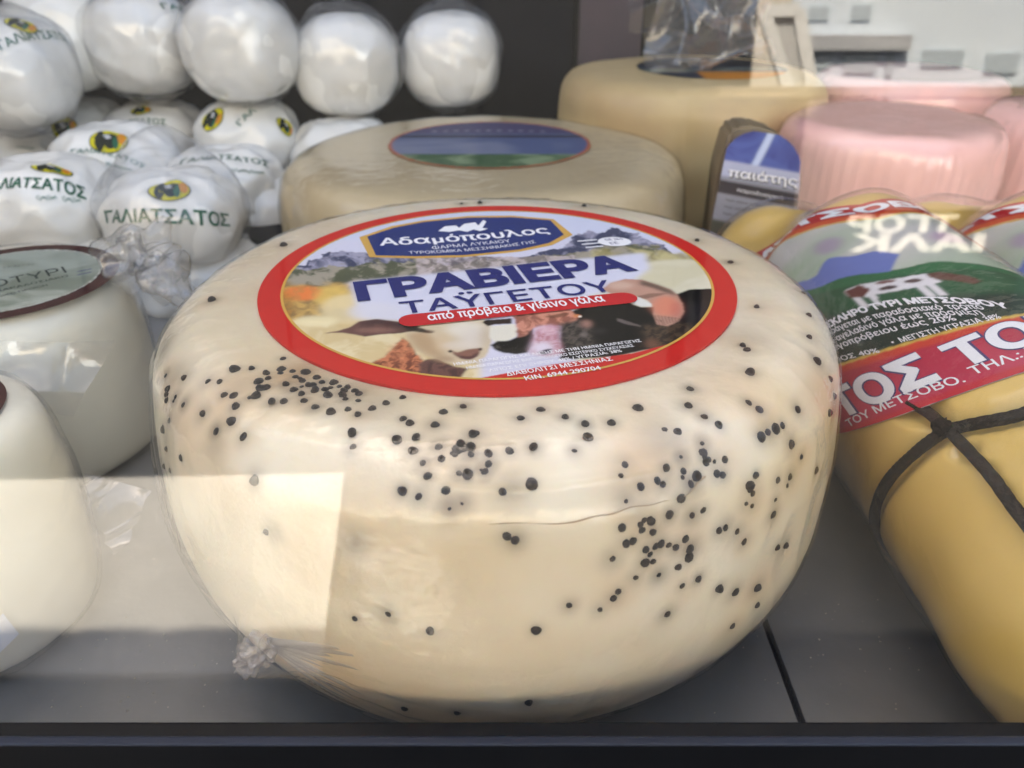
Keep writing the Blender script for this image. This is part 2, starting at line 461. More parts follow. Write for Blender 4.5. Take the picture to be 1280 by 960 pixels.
# unseen wall added behind the case to block sun; coping scallops its shadow
stucco = mat("stucco", (0.45, 0.42, 0.38), rough=0.9, var=(0.38, 0.36, 0.33), var_scale=3, bump=0.3, bump_scale=60)
wall_h = 2.62
sw = empty("sun_block_wall", (0, 1.1, GZ), "plain stucco shop wall with clay coping tiles behind the display case", "wall")
box("wall", -5, 5, 1.0, 1.2, GZ, GZ + wall_h - 0.05, stucco, sw)
clay = mat("clay_tile", (0.35, 0.16, 0.09), rough=0.85, var=(0.27, 0.12, 0.07), var_scale=9)
tV, tF = [], []
for k in range(9):
    t = math.pi * k / 8
    for yy in (0.96, 1.24):
        tV.append((0.10 * math.cos(t), yy, 0.022 * math.sin(t)))
tF = [[2 * k, 2 * k + 1, 2 * k + 3, 2 * k + 2] for k in range(8)]
tile_me = None
for i in range(46):
    x = -4.6 + i * 0.2
    if tile_me is None:
        o = mesh_obj("coping_tile", tV, tF, clay, sw); tile_me = o.data
    else:
        o = bpy.data.objects.new("coping_tile", tile_me); COL.objects.link(o); o.parent = sw
    o.location = Vector((x, 0, GZ + wall_h - 0.05)) - parent_world(sw)

# street mirrored in the pane, with added pieces that shape its light
pale = mat("pale_stone", (0.56, 0.55, 0.53), rough=0.85, var=(0.48, 0.47, 0.45), var_scale=4, bump=0.2, bump_scale=50)
a0 = mirror_hit(430, 592, z=GZ + 0.02); a1 = mirror_hit(404, 800, z=GZ + 0.02)
b0 = mirror_hit(-240, 606, z=GZ + 0.02)
xe = a1[0] + (a1[0] - a0[0]) / (a1[1] - a0[1]) * (-0.985 - a1[1])
pv = np.array([(b0[0], b0[1], 0), (a0[0], a0[1], 0), (a1[0], a1[1], 0), (xe, -0.985, 0), (b0[0], -0.985, 0)])  # pale area cut short where a figure would block the reflected ground
pv2 = np.r_[pv + [0, 0, GZ + 0.004], pv + [0, 0, GZ + 0.02]]
pave = mesh_obj("pavement", pv2, [[5, 6, 7, 8, 9][::-1]] + [[i, (i + 1) % 5, 5 + (i + 1) % 5, 5 + i] for i in range(5)], pale, smooth=False)
tag(pave, kind="structure")

dk = mat("dark_blocker", (0.012, 0.014, 0.016), rough=0.8, var=(0.018, 0.02, 0.022), var_scale=2)  # added dark boards keep the bright sky out of the reflection
hx1 = mirror_hit(948, 60, y=-3.2)[0]
sky_block = empty("hoarding", (-2, -3.25, GZ), "tall dark hoarding of upright boards across the street", "hoarding")
nb = 30; x0h = -6.0; wb = (hx1 - x0h) / nb
for i in range(nb):
    box("board", x0h + i * wb - 0.006, x0h + (i + 1) * wb + 0.006, -3.28 - 0.034 * (i % 2), -3.25 - 0.034 * (i % 2), GZ, GZ + 2.05, dk, sky_block)

white_wall = mat("white_render", (0.74, 0.83, 0.94), rough=0.9, var=(0.69, 0.78, 0.90), var_scale=1.5)
glass_dk = mat("window_glass", (0.50, 0.58, 0.66), rough=0.2)
rooft = mat("grey_awning", (0.50, 0.52, 0.56), rough=0.8, var=(0.42, 0.44, 0.48), var_scale=2)
By = -11.0
bl = mirror_hit(985, 60, y=By); br = mirror_hit(1330, 60, y=By)
zt = GZ + 7.0  # wall carried up in place of reflected sky, also front fill
hs = empty("pale_house", ((bl[0] + br[0]) / 2, By, GZ), "pale rendered house with grey awning and windows across the street", "house")
box("wall", bl[0], br[0] + 2, By - 4, By, GZ, zt, white_wall, hs)
z0a = mirror_hit(1100, 62, y=By + 0.3)[2]; z1a = mirror_hit(1100, 42, y=By + 0.3)[2]
box("awning", bl[0] + 0.05, mirror_hit(1132, 60, y=By)[0], By + 0.003, By + 0.16, min(z0a, z1a), max(z0a, z1a), rooft, hs)
for u0, u1, v0, v1 in ((1010, 1036, 8, 26), (1062, 1090, 6, 26), (1005, 1040, 66, 86), (1052, 1098, 64, 92), (1105, 1118, 66, 96), (1150, 1205, 62, 84), (1228, 1275, 66, 92)):
    p0 = mirror_hit(u0, v1, y=By); p1 = mirror_hit(u1, v0, y=By)
    w = box("window", min(p0[0], p1[0]), max(p0[0], p1[0]), By + 0.002, By + 0.03, min(p0[2], p1[2]), max(p0[2], p1[2]), glass_dk, hs)

cream_wall = mat("cream_render", (0.70, 0.65, 0.57), rough=0.9, var=(0.62, 0.57, 0.50), var_scale=1.2)  # added facade, its sunlit wall fills the case from the front
ch_ = empty("fill_house", (-7, By, GZ), "tall cream rendered house behind the dark hoarding", "house")
box("wall", -16, bl[0] - 0.05, By - 4, By + 0.1, GZ, GZ + 7.6, cream_wall, ch_)
for kx in range(6):
    for kz in range(2):
        x_ = -14.5 + kx * 2.3; z_ = GZ + 2.9 + kz * 2.3
        w = box("window", x_, x_ + 0.9, By + 0.102, By + 0.14, z_, z_ + 1.3, glass_dk, ch_)

# white A-board and a wooden table in the street
def at_m(u, v, y): return mirror_hit(u, v, y=y)
ab_y = -3.18
q = [at_m(955, 14, ab_y), at_m(998, 12, ab_y), at_m(1014, 108, ab_y), at_m(984, 108, ab_y)]
ab = empty("a_board", (q[2][0], ab_y, GZ), "white framed A-board standing beside the dark hoarding", "sign")
wp = mat("white_paint", (0.78, 0.80, 0.82), rough=0.5, var=(0.70, 0.72, 0.74), var_scale=8)
gp = mat("grey_board", (0.56, 0.57, 0.58), rough=0.6, var=(0.48, 0.49, 0.50), var_scale=6)
def bar(name, a, b, w, d, m, parent):
    a = np.array(a); b = np.array(b); t = (b - a) / np.linalg.norm(b - a)
    s = np.cross(t, [0, 1, 0]); s /= np.linalg.norm(s); f = np.cross(s, t)
    V = [p + s * i * w / 2 + f * j * d / 2 for p in (a, b) for i, j in ((-1, -1), (1, -1), (1, 1), (-1, 1))]
    return mesh_obj(name, V, [[0, 1, 2, 3], [7, 6, 5, 4]] + [[k, 4 + k, 4 + (k + 1) % 4, (k + 1) % 4] for k in range(4)], m, parent, smooth=False)
topL, topR, botR, botL = q
gR = botR + (botR - topR) / abs(botR[2] - topR[2]) * (botR[2] - GZ); gL = botL + (botL - topL) / abs(botL[2] - topL[2]) * (botL[2] - GZ)
bar("rail", topR, gR, 0.05, 0.03, wp, ab); bar("rail", topL, gL, 0.05, 0.03, wp, ab); bar("rail", topL, topR, 0.05, 0.034, wp, ab)
mid = [topL, topR, topR * 0.35 + gR * 0.65, topL * 0.35 + gL * 0.65]
mesh_obj("panel", [p + np.array([0, dy, 0]) for dy in (-0.008, -0.012) for p in mid], [[0, 1, 2, 3], [7, 6, 5, 4]] + [[k, 4 + k, 4 + (k + 1) % 4, (k + 1) % 4] for k in range(4)], gp, ab, smooth=False)

wood = mat("table_wood", (0.34, 0.28, 0.22), rough=0.6, var=(0.27, 0.22, 0.17), var_scale=5)
tb_y = -2.4
t0 = at_m(900, 108, tb_y); t1 = at_m(1330, 106, tb_y); tz = t0[2]
tbl = empty("street_table", ((t0[0] + t1[0]) / 2, tb_y, GZ), "long wooden stall table with a dark cloth front across the pavement", "table")
box("table_top", t0[0], t1[0], tb_y - 0.7, tb_y, tz - 0.035, tz, wood, tbl, bevel=0.004)
for x in (t0[0] + 0.06, t1[0] - 0.06):
    for y in (tb_y - 0.64, tb_y - 0.06):
        box("leg", x - 0.03, x + 0.03, y - 0.03, y + 0.03, GZ, tz - 0.036, M['frame'], tbl)
cloth = mat("dark_board", (0.03, 0.02, 0.02), rough=0.85, var=(0.045, 0.03, 0.03), var_scale=5)
veil_cloth = mat("pale_veil_cloth", (0.34, 0.27, 0.26), rough=0.9, var=(0.27, 0.21, 0.20), var_scale=4)  # added sunlit cloth, its reflection veils the pink wheels
zc0 = at_m(1100, 262, tb_y + 0.01)[2]
box("cloth", at_m(1000, 200, tb_y)[0], t1[0] + 0.01, tb_y + 0.002, tb_y + 0.010, zc0, tz - 0.040, veil_cloth, tbl)
box("front_board", t0[0] + 0.004, t1[0] - 0.004, tb_y - 0.018, tb_y - 0.006, GZ, tz - 0.036, cloth, tbl)
lw_ = mat("white_lettering", (0.92, 0.90, 0.84), rough=0.6)
def street_text(body, uv0, uv1, vcap, name):
    p0 = at_m(*uv0, tb_y); p1 = at_m(*uv1, tb_y)        # p0 left, p1 right as mirrored
    capz = abs(at_m(uv0[0], uv0[1] - vcap, tb_y)[2] - p0[2])
    V, Fc = glyphs(body, 0.05)
    # facing +y: reading direction runs towards -x
    P = np.stack([p1[0] + (p0[0] - p1[0]) * V[:, 0], np.full(len(V), tb_y - 0.003), p0[2] + (p1[2] - p0[2]) * 0 + capz * V[:, 1]], -1)
    mesh_obj(name, P, [f[::-1] for f in Fc], lw_, tbl, smooth=False)
street_text("ΤΓΟΡ", (1058, 290), (1196, 290), 20, "lettering")
street_text("ΙΑΛΚ", (1062, 314), (1230, 314), 20, "lettering")

# ================================================================== MAIN WHEEL
WX, WY, WZ = -0.0062, 0.3016, 0.132
wheel = empty("cheese_wheel", (WX, WY, 0), "large round cream cheese wheel studded with black peppercorns, film wrapped, red rimmed label", "cheese")
prof_pts = [(0, 0), (.088, 0), (.104, .0025), (.1195, .010), (.1318, .022), (.1392, .040), (.1424, .060), (.1420, .082), (.1402, .102), (.1372, .1175), (.1285, .1275), (.1201, .1312), (.108, .132), (0, .132)]
prof = smooth_profile(prof_pts, 230, 2.5)
P0, F0 = revolve(prof, 840)
nlow = make_noise(3, 12, 12, 45); nmid = make_noise(4, 14, 60, 160)
def wheel_disp(P):
    r = np.hypot(P[:, 0], P[:, 1])
    k = np.clip((r - 0.104) / 0.02, 0, 1)
    n = P.copy(); n[:, 2] = (P[:, 2] - 0.066) * 0.9
    n[:, :2] *= np.clip(1 - (P[:, 2] > 0.1305) * 1.0, 0, 1)[:, None] * 1.0 + 1e-4
    n[:, 2] += 1e-4; n /= np.linalg.norm(n, axis=1)[:, None]
    return n, k
N0, K0 = wheel_disp(P0)
Pw = P0 + N0 * (K0 * (0.0007 * nlow(P0) + 0.00022 * nmid(P0)))[:, None]
Pw = Pw + np.array([WX, WY, 0])

# ray hits on the wheel's surface of revolution
def prof_r(z): 
    m = slice(12, -12); zz = prof[:, 1]; k = np.argsort(zz[20:-20]); return np.interp(z, zz[20:-20][k], prof[20:-20, 0][k])
def wheel_hit(u, v):
    d = ray(u, v); d = d / np.linalg.norm(d)
    ts = np.arange(0.12, 0.6, 0.0006); Q = CAM + d * ts[:, None]
    rr = np.hypot(Q[:, 0] - WX, Q[:, 1] - WY); z = Q[:, 2]
    ins = (z < WZ) & (z > 0) & (rr < np.where(z > 0.1312, 0.1205, prof_r(z)))
    i = np.argmax(ins)
    return Q[i] if ins.any() else None

spots = []
def zoomed(x0, y0, s, pts): spots.extend((x0 + a / s, y0 + b / s) for a, b in pts)
zoomed(180, 420, 2.824, [(490,80),(485,118),(525,125),(320,115),(380,115),(140,145),(228,158),(268,162),(405,160),(430,180),(395,205),(285,208),(318,210),(450,230),(493,228),(327,250),(208,275),(310,303),(258,338),(355,357),(138,240),(80,185),(128,432),(75,400),(70,460),(90,475),(62,330),(85,300),(660,268),(733,335),(740,393),(892,360),(960,350),(948,405),(915,290),(940,308),(1055,272),(1028,312),(915,220),(1060,220),(855,238),(805,258),(755,275),(720,260),(755,230),(560,160),(590,175),(610,150),(530,190),(555,205),(640,190),(650,210),(700,205),(690,180),(720,150),(740,180),(780,180),(605,248),(565,228),(660,150),(570,130),(600,120),(640,130),(670,165),(760,205),(985,450),(1050,435),(913,548),(972,567),(1065,545),(400,508)])
zoomed(480, 480, 3.2, [(78,57),(245,57),(630,58),(8,75),(318,90),(628,102),(237,115),(77,135),(108,158),(205,160),(547,137),(725,135),(805,158),(910,152),(1017,95),(817,203),(50,217),(127,207),(355,198),(345,248),(318,250),(295,262),(237,298),(113,268),(418,277),(503,266),(597,243),(762,260),(1120,180),(1175,188),(1187,292),(160,325),(175,370),(335,362),(402,350),(592,400),(475,430),(965,320),(948,362),(1130,335),(1030,410),(1095,385),(75,430),(145,450),(257,428),(265,497),(312,480),(490,612),(527,625),(1190,457),(1143,525),(957,577),(1045,545),(1072,555),(1033,588),(1083,595),(970,642),(1050,665),(1110,640),(915,700),(1045,715),(1075,710),(1205,620),(1005,770),(935,830),(915,855),(740,880),(860,897),(1175,730),(1190,805),(1130,915),(27,905)])
zoomed(760, 420, 3.428, [(858,12),(595,60),(885,115),(610,155),(352,225),(128,305),(345,292),(410,345),(475,382),(600,290),(645,320),(802,318),(740,385),(710,400),(680,415),(650,435),(240,405),(295,405),(410,500),(450,535),(495,530),(465,590),(250,565),(382,600),(355,635),(775,465),(818,515),(885,575),(770,600),(760,635),(718,618),(600,640),(587,718),(700,760),(500,818),(578,880),(755,895),(263,768),(408,745),(360,768),(65,825),(160,795),(335,870),(350,910),(940,190),(955,260),(935,330)])
zoomed(620, 680, 3.2, [(465,55),(160,335),(725,90),(745,165),(808,137),(680,273),(890,175),(955,190),(1040,172),(1035,238),(938,320),(985,2),(1150,10),(130,622),(770,50)])
zoomed(250, 680, 3.2, [(628,285),(765,263),(925,333),(825,637),(1030,655)])
zoomed(180, 240, 3.0, [(525,200),(253,400),(425,472)])
zoomed(900, 220, 2.824, [(85,248),(35,305),(160,287),(235,325),(290,372),(325,448),(130,463),(310,575),(95,612),(110,690),(335,655)])
spots += [(577,255),(600,254),(730,257),(871,301),(336,663)]
keep = []
for p in spots:
    if all((p[0]-k[0])**2 + (p[1]-k[1])**2 > 30 for k in keep): keep.append(p)
hits = []
for u, v in keep:
    h = wheel_hit(u, v)
    if h is not None and np.hypot(h[0]-WX, h[1]-WY) > 0.0: hits.append(h)
n_main = len(hits)
for u, v, n_, su, sv in ((430, 486, 24, 48, 16), (330, 478, 8, 45, 16), (580, 570, 12, 40, 24), (820, 670, 12, 36, 36), (880, 590, 8, 40, 30), (940, 640, 8, 40, 50), (210, 500, 6, 10, 40), (960, 420, 4, 50, 60)):   # smaller grains in the dense places
    for k in range(n_):
        h = wheel_hit(rng.normal(u, su * 0.6), rng.normal(v, sv * 0.6))
        if h is not None: hits.append(h)
for k in range(14):                       # the far side carries some too
    a = rng.uniform(0.05, 3.1); z = rng.uniform(0.02, 0.112)
    hits.append(np.array([WX + prof_r(z) * math.cos(a), WY + prof_r(z) * math.sin(a), z]))
n_main -= sum(1 for h in hits[:n_main] if h[2] > 0.1312 and np.hypot(h[0]-WX, h[1]-WY) < 0.0985)
hits = [h for h in hits if not (h[2] > 0.1312 and np.hypot(h[0]-WX, h[1]-WY) < 0.0985)]
hits = np.array(hits)
# stains: dull halo round each peppercorn, brown blotches, deep blurred corns
cheese_c = np.tile(np.array([0.90, 0.80, 0.61]), (len(Pw), 1))
halo = np.zeros(len(Pw)); warm0 = np.zeros(len(Pw))
def near(c, rad, amp):
    d2 = ((Pw - c) ** 2).sum(1); return amp * np.exp(-d2 / (2 * rad * rad))
for h in hits:
    halo = np.maximum(halo, near(h, random.uniform(0.0016, 0.0030), random.uniform(0.35, 0.8)))
    if random.random() < 0.3: warm0 = np.maximum(warm0, near(h, random.uniform(0.004, 0.008), random.uniform(0.12, 0.4)))
for (u, v), rad, amp in (((447,675),.0032,.75),((535,360),.004,.4),((640,610),.004,.5),((205,435),.005,.6),((270,555),.004,.4),((830,545),.006,.5),((660,560),.004,.25),((345,663),.003,.5),((930,420),.007,.25),((800,640),.004,.4),((300,480),.006,.35),((405,478),.010,.35),((440,492),.010,.45),((468,505),.008,.4),((385,462),.007,.35),((215,470),.006,.45),((212,520),.006,.4),((208,560),.006,.4)):
    h = wheel_hit(u, v)
    if h is not None: halo = np.maximum(halo, near(h, rad, amp))
warm = np.maximum(warm0, 0.22 * np.clip(make_noise(301, 14, 25, 70)(Pw) * 0.6 + make_noise(302, 14, 80, 200)(Pw) * 0.35 - 0.12, 0, 1))
pale_ = np.clip(make_noise(303, 14, 30, 90)(Pw) * 0.6 + make_noise(304, 14, 120, 260)(Pw) * 0.3, 0, 1)
for (u, v), rad, amp in (((290,490),.012,.5),((365,470),.008,.75),((235,540),.015,.45),((270,590),.012,.3),((805,575),.010,.55),((590,560),.014,.3),((900,480),.014,.3),((1030,500),.010,.6),((850,660),.012,.2),((480,660),.012,.25),((610,690),.015,.2),((760,800),.02,.2),((520,880),.03,.35),((430,850),.02,.45),((380,830),.016,.4)):
    h = wheel_hit(u, v)
    if h is not None: warm = np.maximum(warm, near(h, rad, amp))
cheese_c = cheese_c * (1 - 0.4 * pale_[:, None]) + 0.4 * pale_[:, None] * np.array([0.92, 0.87, 0.76])
cheese_c = cheese_c * (1 - warm[:, None]) + warm[:, None] * np.array([0.66, 0.40, 0.20])
cheese_c = cheese_c * (1 - halo[:, None]) + halo[:, None] * np.array([0.24, 0.19, 0.14])
M['wheel'] = mat("peppered_cheese", (0.8, 0.7, 0.5), rough=0.38, sss=0.35, sss_r=(0.006, 0.004, 0.0022), attr="paint", var=(0.90, 0.84, 0.73), var_scale=15, bump=0.30, bump_scale=130, coat=0.25, coat_r=0.16)
mesh_obj("cheese_body", Pw, F0, M['wheel'], wheel, color=cheese_c)

# peppercorns: small wrinkled grains sunk into the surface
peps = []
for q_ in range(5):
    bm = bmesh.new(); bmesh.ops.create_icosphere(bm, subdivisions=2, radius=1.0); ns_ = make_noise(9 + q_, 10, 1.5, 4.5)
    for v in bm.verts: v.co *= 1 + 0.075 * float(ns_(np.array(v.co)))
    pep = bpy.data.meshes.new("peppercorn"); bm.to_mesh(pep); bm.free(); pep.materials.append(M['pepper'] if q_ < 3 else M['pepper_brown'])
    pep.polygons.foreach_set("use_smooth", [True] * len(pep.polygons)); peps.append(pep)
wc = Vector((WX, WY, 0))
for k, h in enumerate(hits[:299]):
    o = bpy.data.objects.new("peppercorn", random.choice(peps)); COL.objects.link(o); o.parent = wheel
    r = np.hypot(h[0]-WX, h[1]-WY)
    if h[2] > 0.1305: n = Vector((0, 0, 1))
    else:
        dz = (prof_r(h[2] + 0.003) - prof_r(h[2] - 0.003)) / 0.006
        n = Vector(((h[0]-WX) / r, (h[1]-WY) / r, -dz)).normalized()
    s = random.choice((random.uniform(0.0014, 0.0018), random.uniform(0.0016, 0.0021))) * random.uniform(0.82, 1.0) * (0.78 if k >= n_main else 1.0)
    hl = np.array([[h[0] - WX, h[1] - WY, h[2]]]); lift = float(np.clip((r - 0.104) / 0.02, 0, 1) * (0.0007 * nlow(hl)[0] + 0.00022 * nmid(hl)[0]))
    o.location = Vector(h) - wc + n * (lift - s * random.uniform(0.10, 0.52))
    o.rotation_euler = (random.uniform(0, 6), random.uniform(0, 6), random.uniform(0, 6))
    o.scale = (s * random.uniform(0.88, 1.12), s * random.uniform(0.85, 1.05), s)

# a fine crack in the rind
ck = [wheel_hit(u, v) for u, v in ((560,656),(620,653),(690,655),(730,652),(770,640),(810,630),(845,626),(860,618),(872,606),(882,596))]
ck = resample(np.array([c for c in ck if c is not None]), 60); ck += 0.00025 * np.stack([make_noise(20+i, 8, 300, 900)(ck) for i in range(3)], -1)
tube("rind_crack", ck, 0.00019 * (1 + 0.5 * make_noise(29, 6, 200, 500)(ck)), mat("crack", (0.50, 0.38, 0.25), rough=0.6, var=(0.40, 0.29, 0.18), var_scale=200), wheel, ns=5)

# film wrap with gathered pleats towards its knot
knot = wheel_hit(342, 800)
CREASE = wheel_hit(620, 600)[2]
profF = smooth_profile([(r, z) for r, z in prof_pts[1:]], 270, 2.5)
PF, FF = revolve(profF, 900)
NF, KF = wheel_disp(PF)
nfine = make_noise(45, 16, 180, 420)
offs = 0.0009 + 0.0007 * nlow(PF) * KF + 0.0003 * nmid(PF) * KF + 0.00016 * (1 - 2 * np.abs(nfine(PF * np.array([1, 1, 0.45])))) * KF
Wd = PF + np.array([WX, WY, 0])
kn = (knot - np.array([WX, WY, 0])); kn_n = kn / np.linalg.norm(kn)
ex = np.cross([0, 0, 1], kn_n); ex /= np.linalg.norm(ex); ey = np.cross(kn_n, ex)
dv = Wd - knot; da = np.arctan2(dv @ ey, dv @ ex); dr = np.linalg.norm(dv, axis=1)
pleat = np.sin(da * 23 + 2 * np.sin(3 * da)) * 0.6 + np.sin(da * 41 + 1) * 0.4
fade = np.exp(-dr / 0.05) * np.clip(dr / 0.008, 0, 1) * np.exp(-((da + 0.15) / 0.55) ** 2)
offs = offs + 0.0016 * fade * (pleat + 0.4) + 0.012 * np.exp(-(dr / 0.010) ** 2)
zc = PF[:, 2]; ang = np.degrees(np.arctan2(PF[:, 1], PF[:, 0]))
front = np.exp(-((ang + 78) / 34) ** 2)
zcr = CREASE + 0.0025 * np.sin(np.radians(ang * 2.2)) + 0.0008 * np.sin(np.radians(ang * 9))
offs += 0.0016 * front * np.exp(-((zc - zcr) / 0.0010) ** 2)        # taut crease under the shoulder
leftk = np.exp(-((ang + 165) / 26) ** 2) * np.exp(-((zc - 0.055) / 0.04) ** 2)
offs += 0.0035 * leftk
fo = mesh_obj("wrap_film", PF + NF * offs[:, None] + np.array([WX, WY, 0]), FF, M['film'], wheel)
# bunched knot of film
def crumple(name, center, rad, m, parent, seed, axis=(0, 0, 1), stretch=1.0, amp=0.35, sub=4, lo=3, hi=9):
    bm = bmesh.new(); bmesh.ops.create_icosphere(bm, subdivisions=sub, radius=1.0)
    V = np.array([v.co[:] for v in bm.verts]); bm.verts.index_update(); Fc = [[v.index for v in f.verts] for f in bm.faces]; bm.free()
    n = make_noise(seed, 9, lo, hi); n2 = make_noise(seed + 50, 9, lo * 2, hi * 2)
    k = 1 + amp * (1 - 2 * np.abs(n(V)) / 1.4) + 0.4 * amp * n2(V)
    a = np.array(axis, float); a /= np.linalg.norm(a)
    Q = V * k[:, None]; Q = Q + np.outer(Q @ a, a) * (stretch - 1)
    return mesh_obj(name, Q * rad + center, Fc, m, parent, smooth=True)
kd = np.array([-0.80, -0.55, -0.22]); kd /= np.linalg.norm(kd)
M['knot'] = film_mat("bunched_film", f0=0.12, haze=0.24, rough=0.12, hz_col=(0.62, 0.50, 0.42), bump=1.0, bump_scale=300)
kk = crumple("film_knot", knot + kd * 0.0050, 0.0046, M['knot'], wheel, 31, kd, 1.3, 0.30, 5, 3, 8)
crumple("film_knot", knot + kd * 0.0095 + np.array([0, 0, -0.003]), 0.0034, M['knot'], kk, 34, kd, 1.1, 0.38, 5, 4, 10)

# folds fanning out of the knot
M['fold'] = film_mat("folded_film", f0=0.12, haze=0.55, rough=0.12, hz_col=(0.94, 0.86, 0.76), bump=0.3, bump_scale=300)
fr_ = random.Random(5)
for k in range(18):
    ang0 = math.radians(4 + 44 * k / 17 + fr_.uniform(-2.5, 2.5)); Lp = fr_.uniform(90, 250) * (1.0 if 5 < math.degrees(ang0) < 42 else 0.7)
    pth = []
    for t_ in np.linspace(0.0, 1, 26):
        a_ = ang0 - 0.25 * t_ * (math.degrees(ang0) - 8) / 40
        h_ = wheel_hit(338 + Lp * t_ * math.cos(a_), 797 + Lp * t_ * math.sin(a_))
        if h_ is None: break
        nn = np.array([h_[0] - WX, h_[1] - WY, 0]); nn /= np.linalg.norm(nn); pth.append(h_ + nn * 0.0012)
    if len(pth) < 8: continue
    pth = resample(np.array(pth), 40); tt_ = np.linspace(0, 1, 40)
    tube("film_fold", pth, 0.00075 * (1 - tt_) ** 0.55 * np.clip(tt_ * 8 + 0.4, 0, 1) * (0.5 + 0.5 * fr_.random()) + 0.00006, M['fold'], fo, ns=8, flat=2.4)

# ------------------------------------------------------------------ main label
LX, LY, LR, LZ = -0.0058, 0.3045, 0.0975, WZ + 0.0012
def lab(u, v): return atz(u, v, LZ)[:2]
def lsurf(ab, off=0.0): return np.c_[ab, np.full(len(ab), LZ + off)]
def disc(name, r, z, m, parent, r_in=0.0, n=160, cx=LX, cy=LY, wob=0.0):
    t = np.linspace(0, 2 * np.pi, n, endpoint=False)
    rings = [r_in, r] if r_in > 0 else [r]
    V = [];
    for q_ in rings: V += [(cx + q_ * math.cos(a), cy + q_ * math.sin(a), z) for a in t]
    if r_in > 0: Fc = [[i, n + i, n + (i + 1) % n, (i + 1) % n] for i in range(n)]
    else: Fc = [list(range(n))]
    return mesh_obj(name, V, Fc, m, parent, smooth=False)
# label base as a thin solid disc
t = np.linspace(0, 2 * np.pi, 180, endpoint=False)
V = [(LX + LR * math.cos(a), LY + LR * math.sin(a), LZ) for a in t] + [(LX + LR * math.cos(a), LY + LR * math.sin(a), WZ - 0.0006) for a in t]
label = mesh_obj("label", V, [list(range(180)), list(range(180, 360))[::-1]] + [[180 + i, 180 + (i + 1) % 180, (i + 1) % 180, i] for i in range(180)], M['red'], wheel, smooth=False)
label["label"] = "round red rimmed paper label with sheep and goat picture and blue lettering"
# picture
RP = 0.0880; ng = 460
g = np.linspace(-RP, RP, ng); GX, GY = np.meshgrid(g, g, indexing='ij')
U, Vv = project(np.stack([GX + LX, GY + LY, np.full_like(GX, LZ)], -1))
pt = Paint(U, Vv, (206, 205, 222))
nz = fbm(61, 0.08, U, Vv * 2); nf = fbm(63, 0.30, U, Vv * 2.2)
def rdg(pts): return np.interp(U, [p[0] for p in pts], [p[1] for p in pts])
# landscape
pt.fill(Vv < 300, (200, 204, 224), soft=12)
low_ = Vv > 346 + 3 * nz
pt.fill((Vv > rdg([(330,338),(377,328),(408,317),(430,312),(450,316),(480,318),(560,322),(640,322),(700,310),(735,292),(770,288),(800,296),(850,318),(900,330)]) + 2.0 * nf) & (Vv < 352), (58, 64, 92), soft=1, col2=(158, 156, 176), ts=0.32, seed=5)
pt.fill((Vv > rdg([(330,344),(400,334),(450,330),(520,326),(640,326),(720,318),(760,306),(800,308),(860,322)]) + 2.5 * nf) & (Vv < 362), (82, 86, 66), soft=2, col2=(156, 148, 132), ts=0.34, seed=6)
pt.fill((U > 520) & (U < 720) & (Vv > 321 + nf) & (Vv < 345), (120, 110, 108), soft=2, op=0.7, col2=(206, 190, 190), ts=0.4, seed=16)
pt.fill((U > 740) & (Vv > 314 + 2 * nf) & (Vv < 334), (150, 138, 86), soft=5, op=0.8, col2=(196, 184, 130), ts=0.25, seed=8)
pt.fill((U > 720) & (Vv > 326 + 2 * nz), (216, 210, 188), soft=10, col2=(206, 198, 168), ts=0.08, seed=23)
pt.fill((U < 470 + 14 * nz) & (Vv > 354 + 3 * nf), (198, 160, 92), soft=6, col2=(150, 120, 74), ts=0.34, seed=9)
pt.ell(378, 367, 27, 9, (230, 124, 66), soft=7, op=0.95, col2=(206, 130, 70), ts=0.5, seed=10)
pt.ell(352, 385, 16, 22, (186, 126, 58), soft=8, op=0.7, col2=(140, 104, 60), ts=0.4, seed=24)
pt.ell(420, 372, 26, 14, (222, 186, 100), soft=12, op=0.8); pt.ell(440, 388, 40, 20, (226, 208, 164), soft=14, op=0.8)
pt.fill((U < 600) & (Vv > 398 + 3 * nz), (222, 206, 166), soft=8, col2=(208, 186, 140), ts=0.16, seed=11)
pt.ell(395, 402, 28, 7, (236, 222, 178), soft=8, op=0.8)
# lettering panel
pt.poly([(436,353),(806,316),(812,336),(780,360),(640,392),(520,404),(452,396)], (206, 207, 224), soft=9)
pt.ell(470, 390, 34, 12, (212, 210, 218), soft=14, op=0.8)
# sheep: wool, neck, face
pt.poly([(502,420),(492,430),(478,446),(460,457),(468,470),(500,482),(522,478),(529,453),(518,441),(509,427)], (196, 118, 82), soft=4, warp=2.0, col2=(118, 62, 44), ts=0.75, seed=12)
pt.ell(500, 440, 13, 12, (214, 138, 98), soft=7, op=0.5, col2=(160, 92, 64), ts=0.9, seed=92)
pt.poly([(520,455),(531,450),(549,449),(568,458),(584,462),(575,472),(542,478),(524,474)], (104, 68, 62), soft=4, warp=1.5, col2=(72, 46, 44), ts=0.4, seed=26)
pt.poly([(507,416),(527,408),(549,404),(606,400),(614,409),(614,426),(609,438),(604,447),(590,452),(566,455),(552,451),(534,446),(518,436),(510,425)], (204, 186, 156), soft=4, warp=0.8)
pt.poly([(508,418),(530,414),(545,424),(556,440),(552,450),(534,445),(518,435)], (178, 148, 112), soft=12, op=0.9)
pt.ell(583, 412, 26, 9, (224, 216, 200), soft=16, op=0.95); pt.ell(590, 424, 16, 14, (214, 204, 192), soft=16, op=0.9)
pt.ell(553, 428, 9, 12, (206, 180, 146), soft=12, op=0.8); pt.ell(575, 432, 22, 5, (216, 204, 190), soft=9, op=0.7)
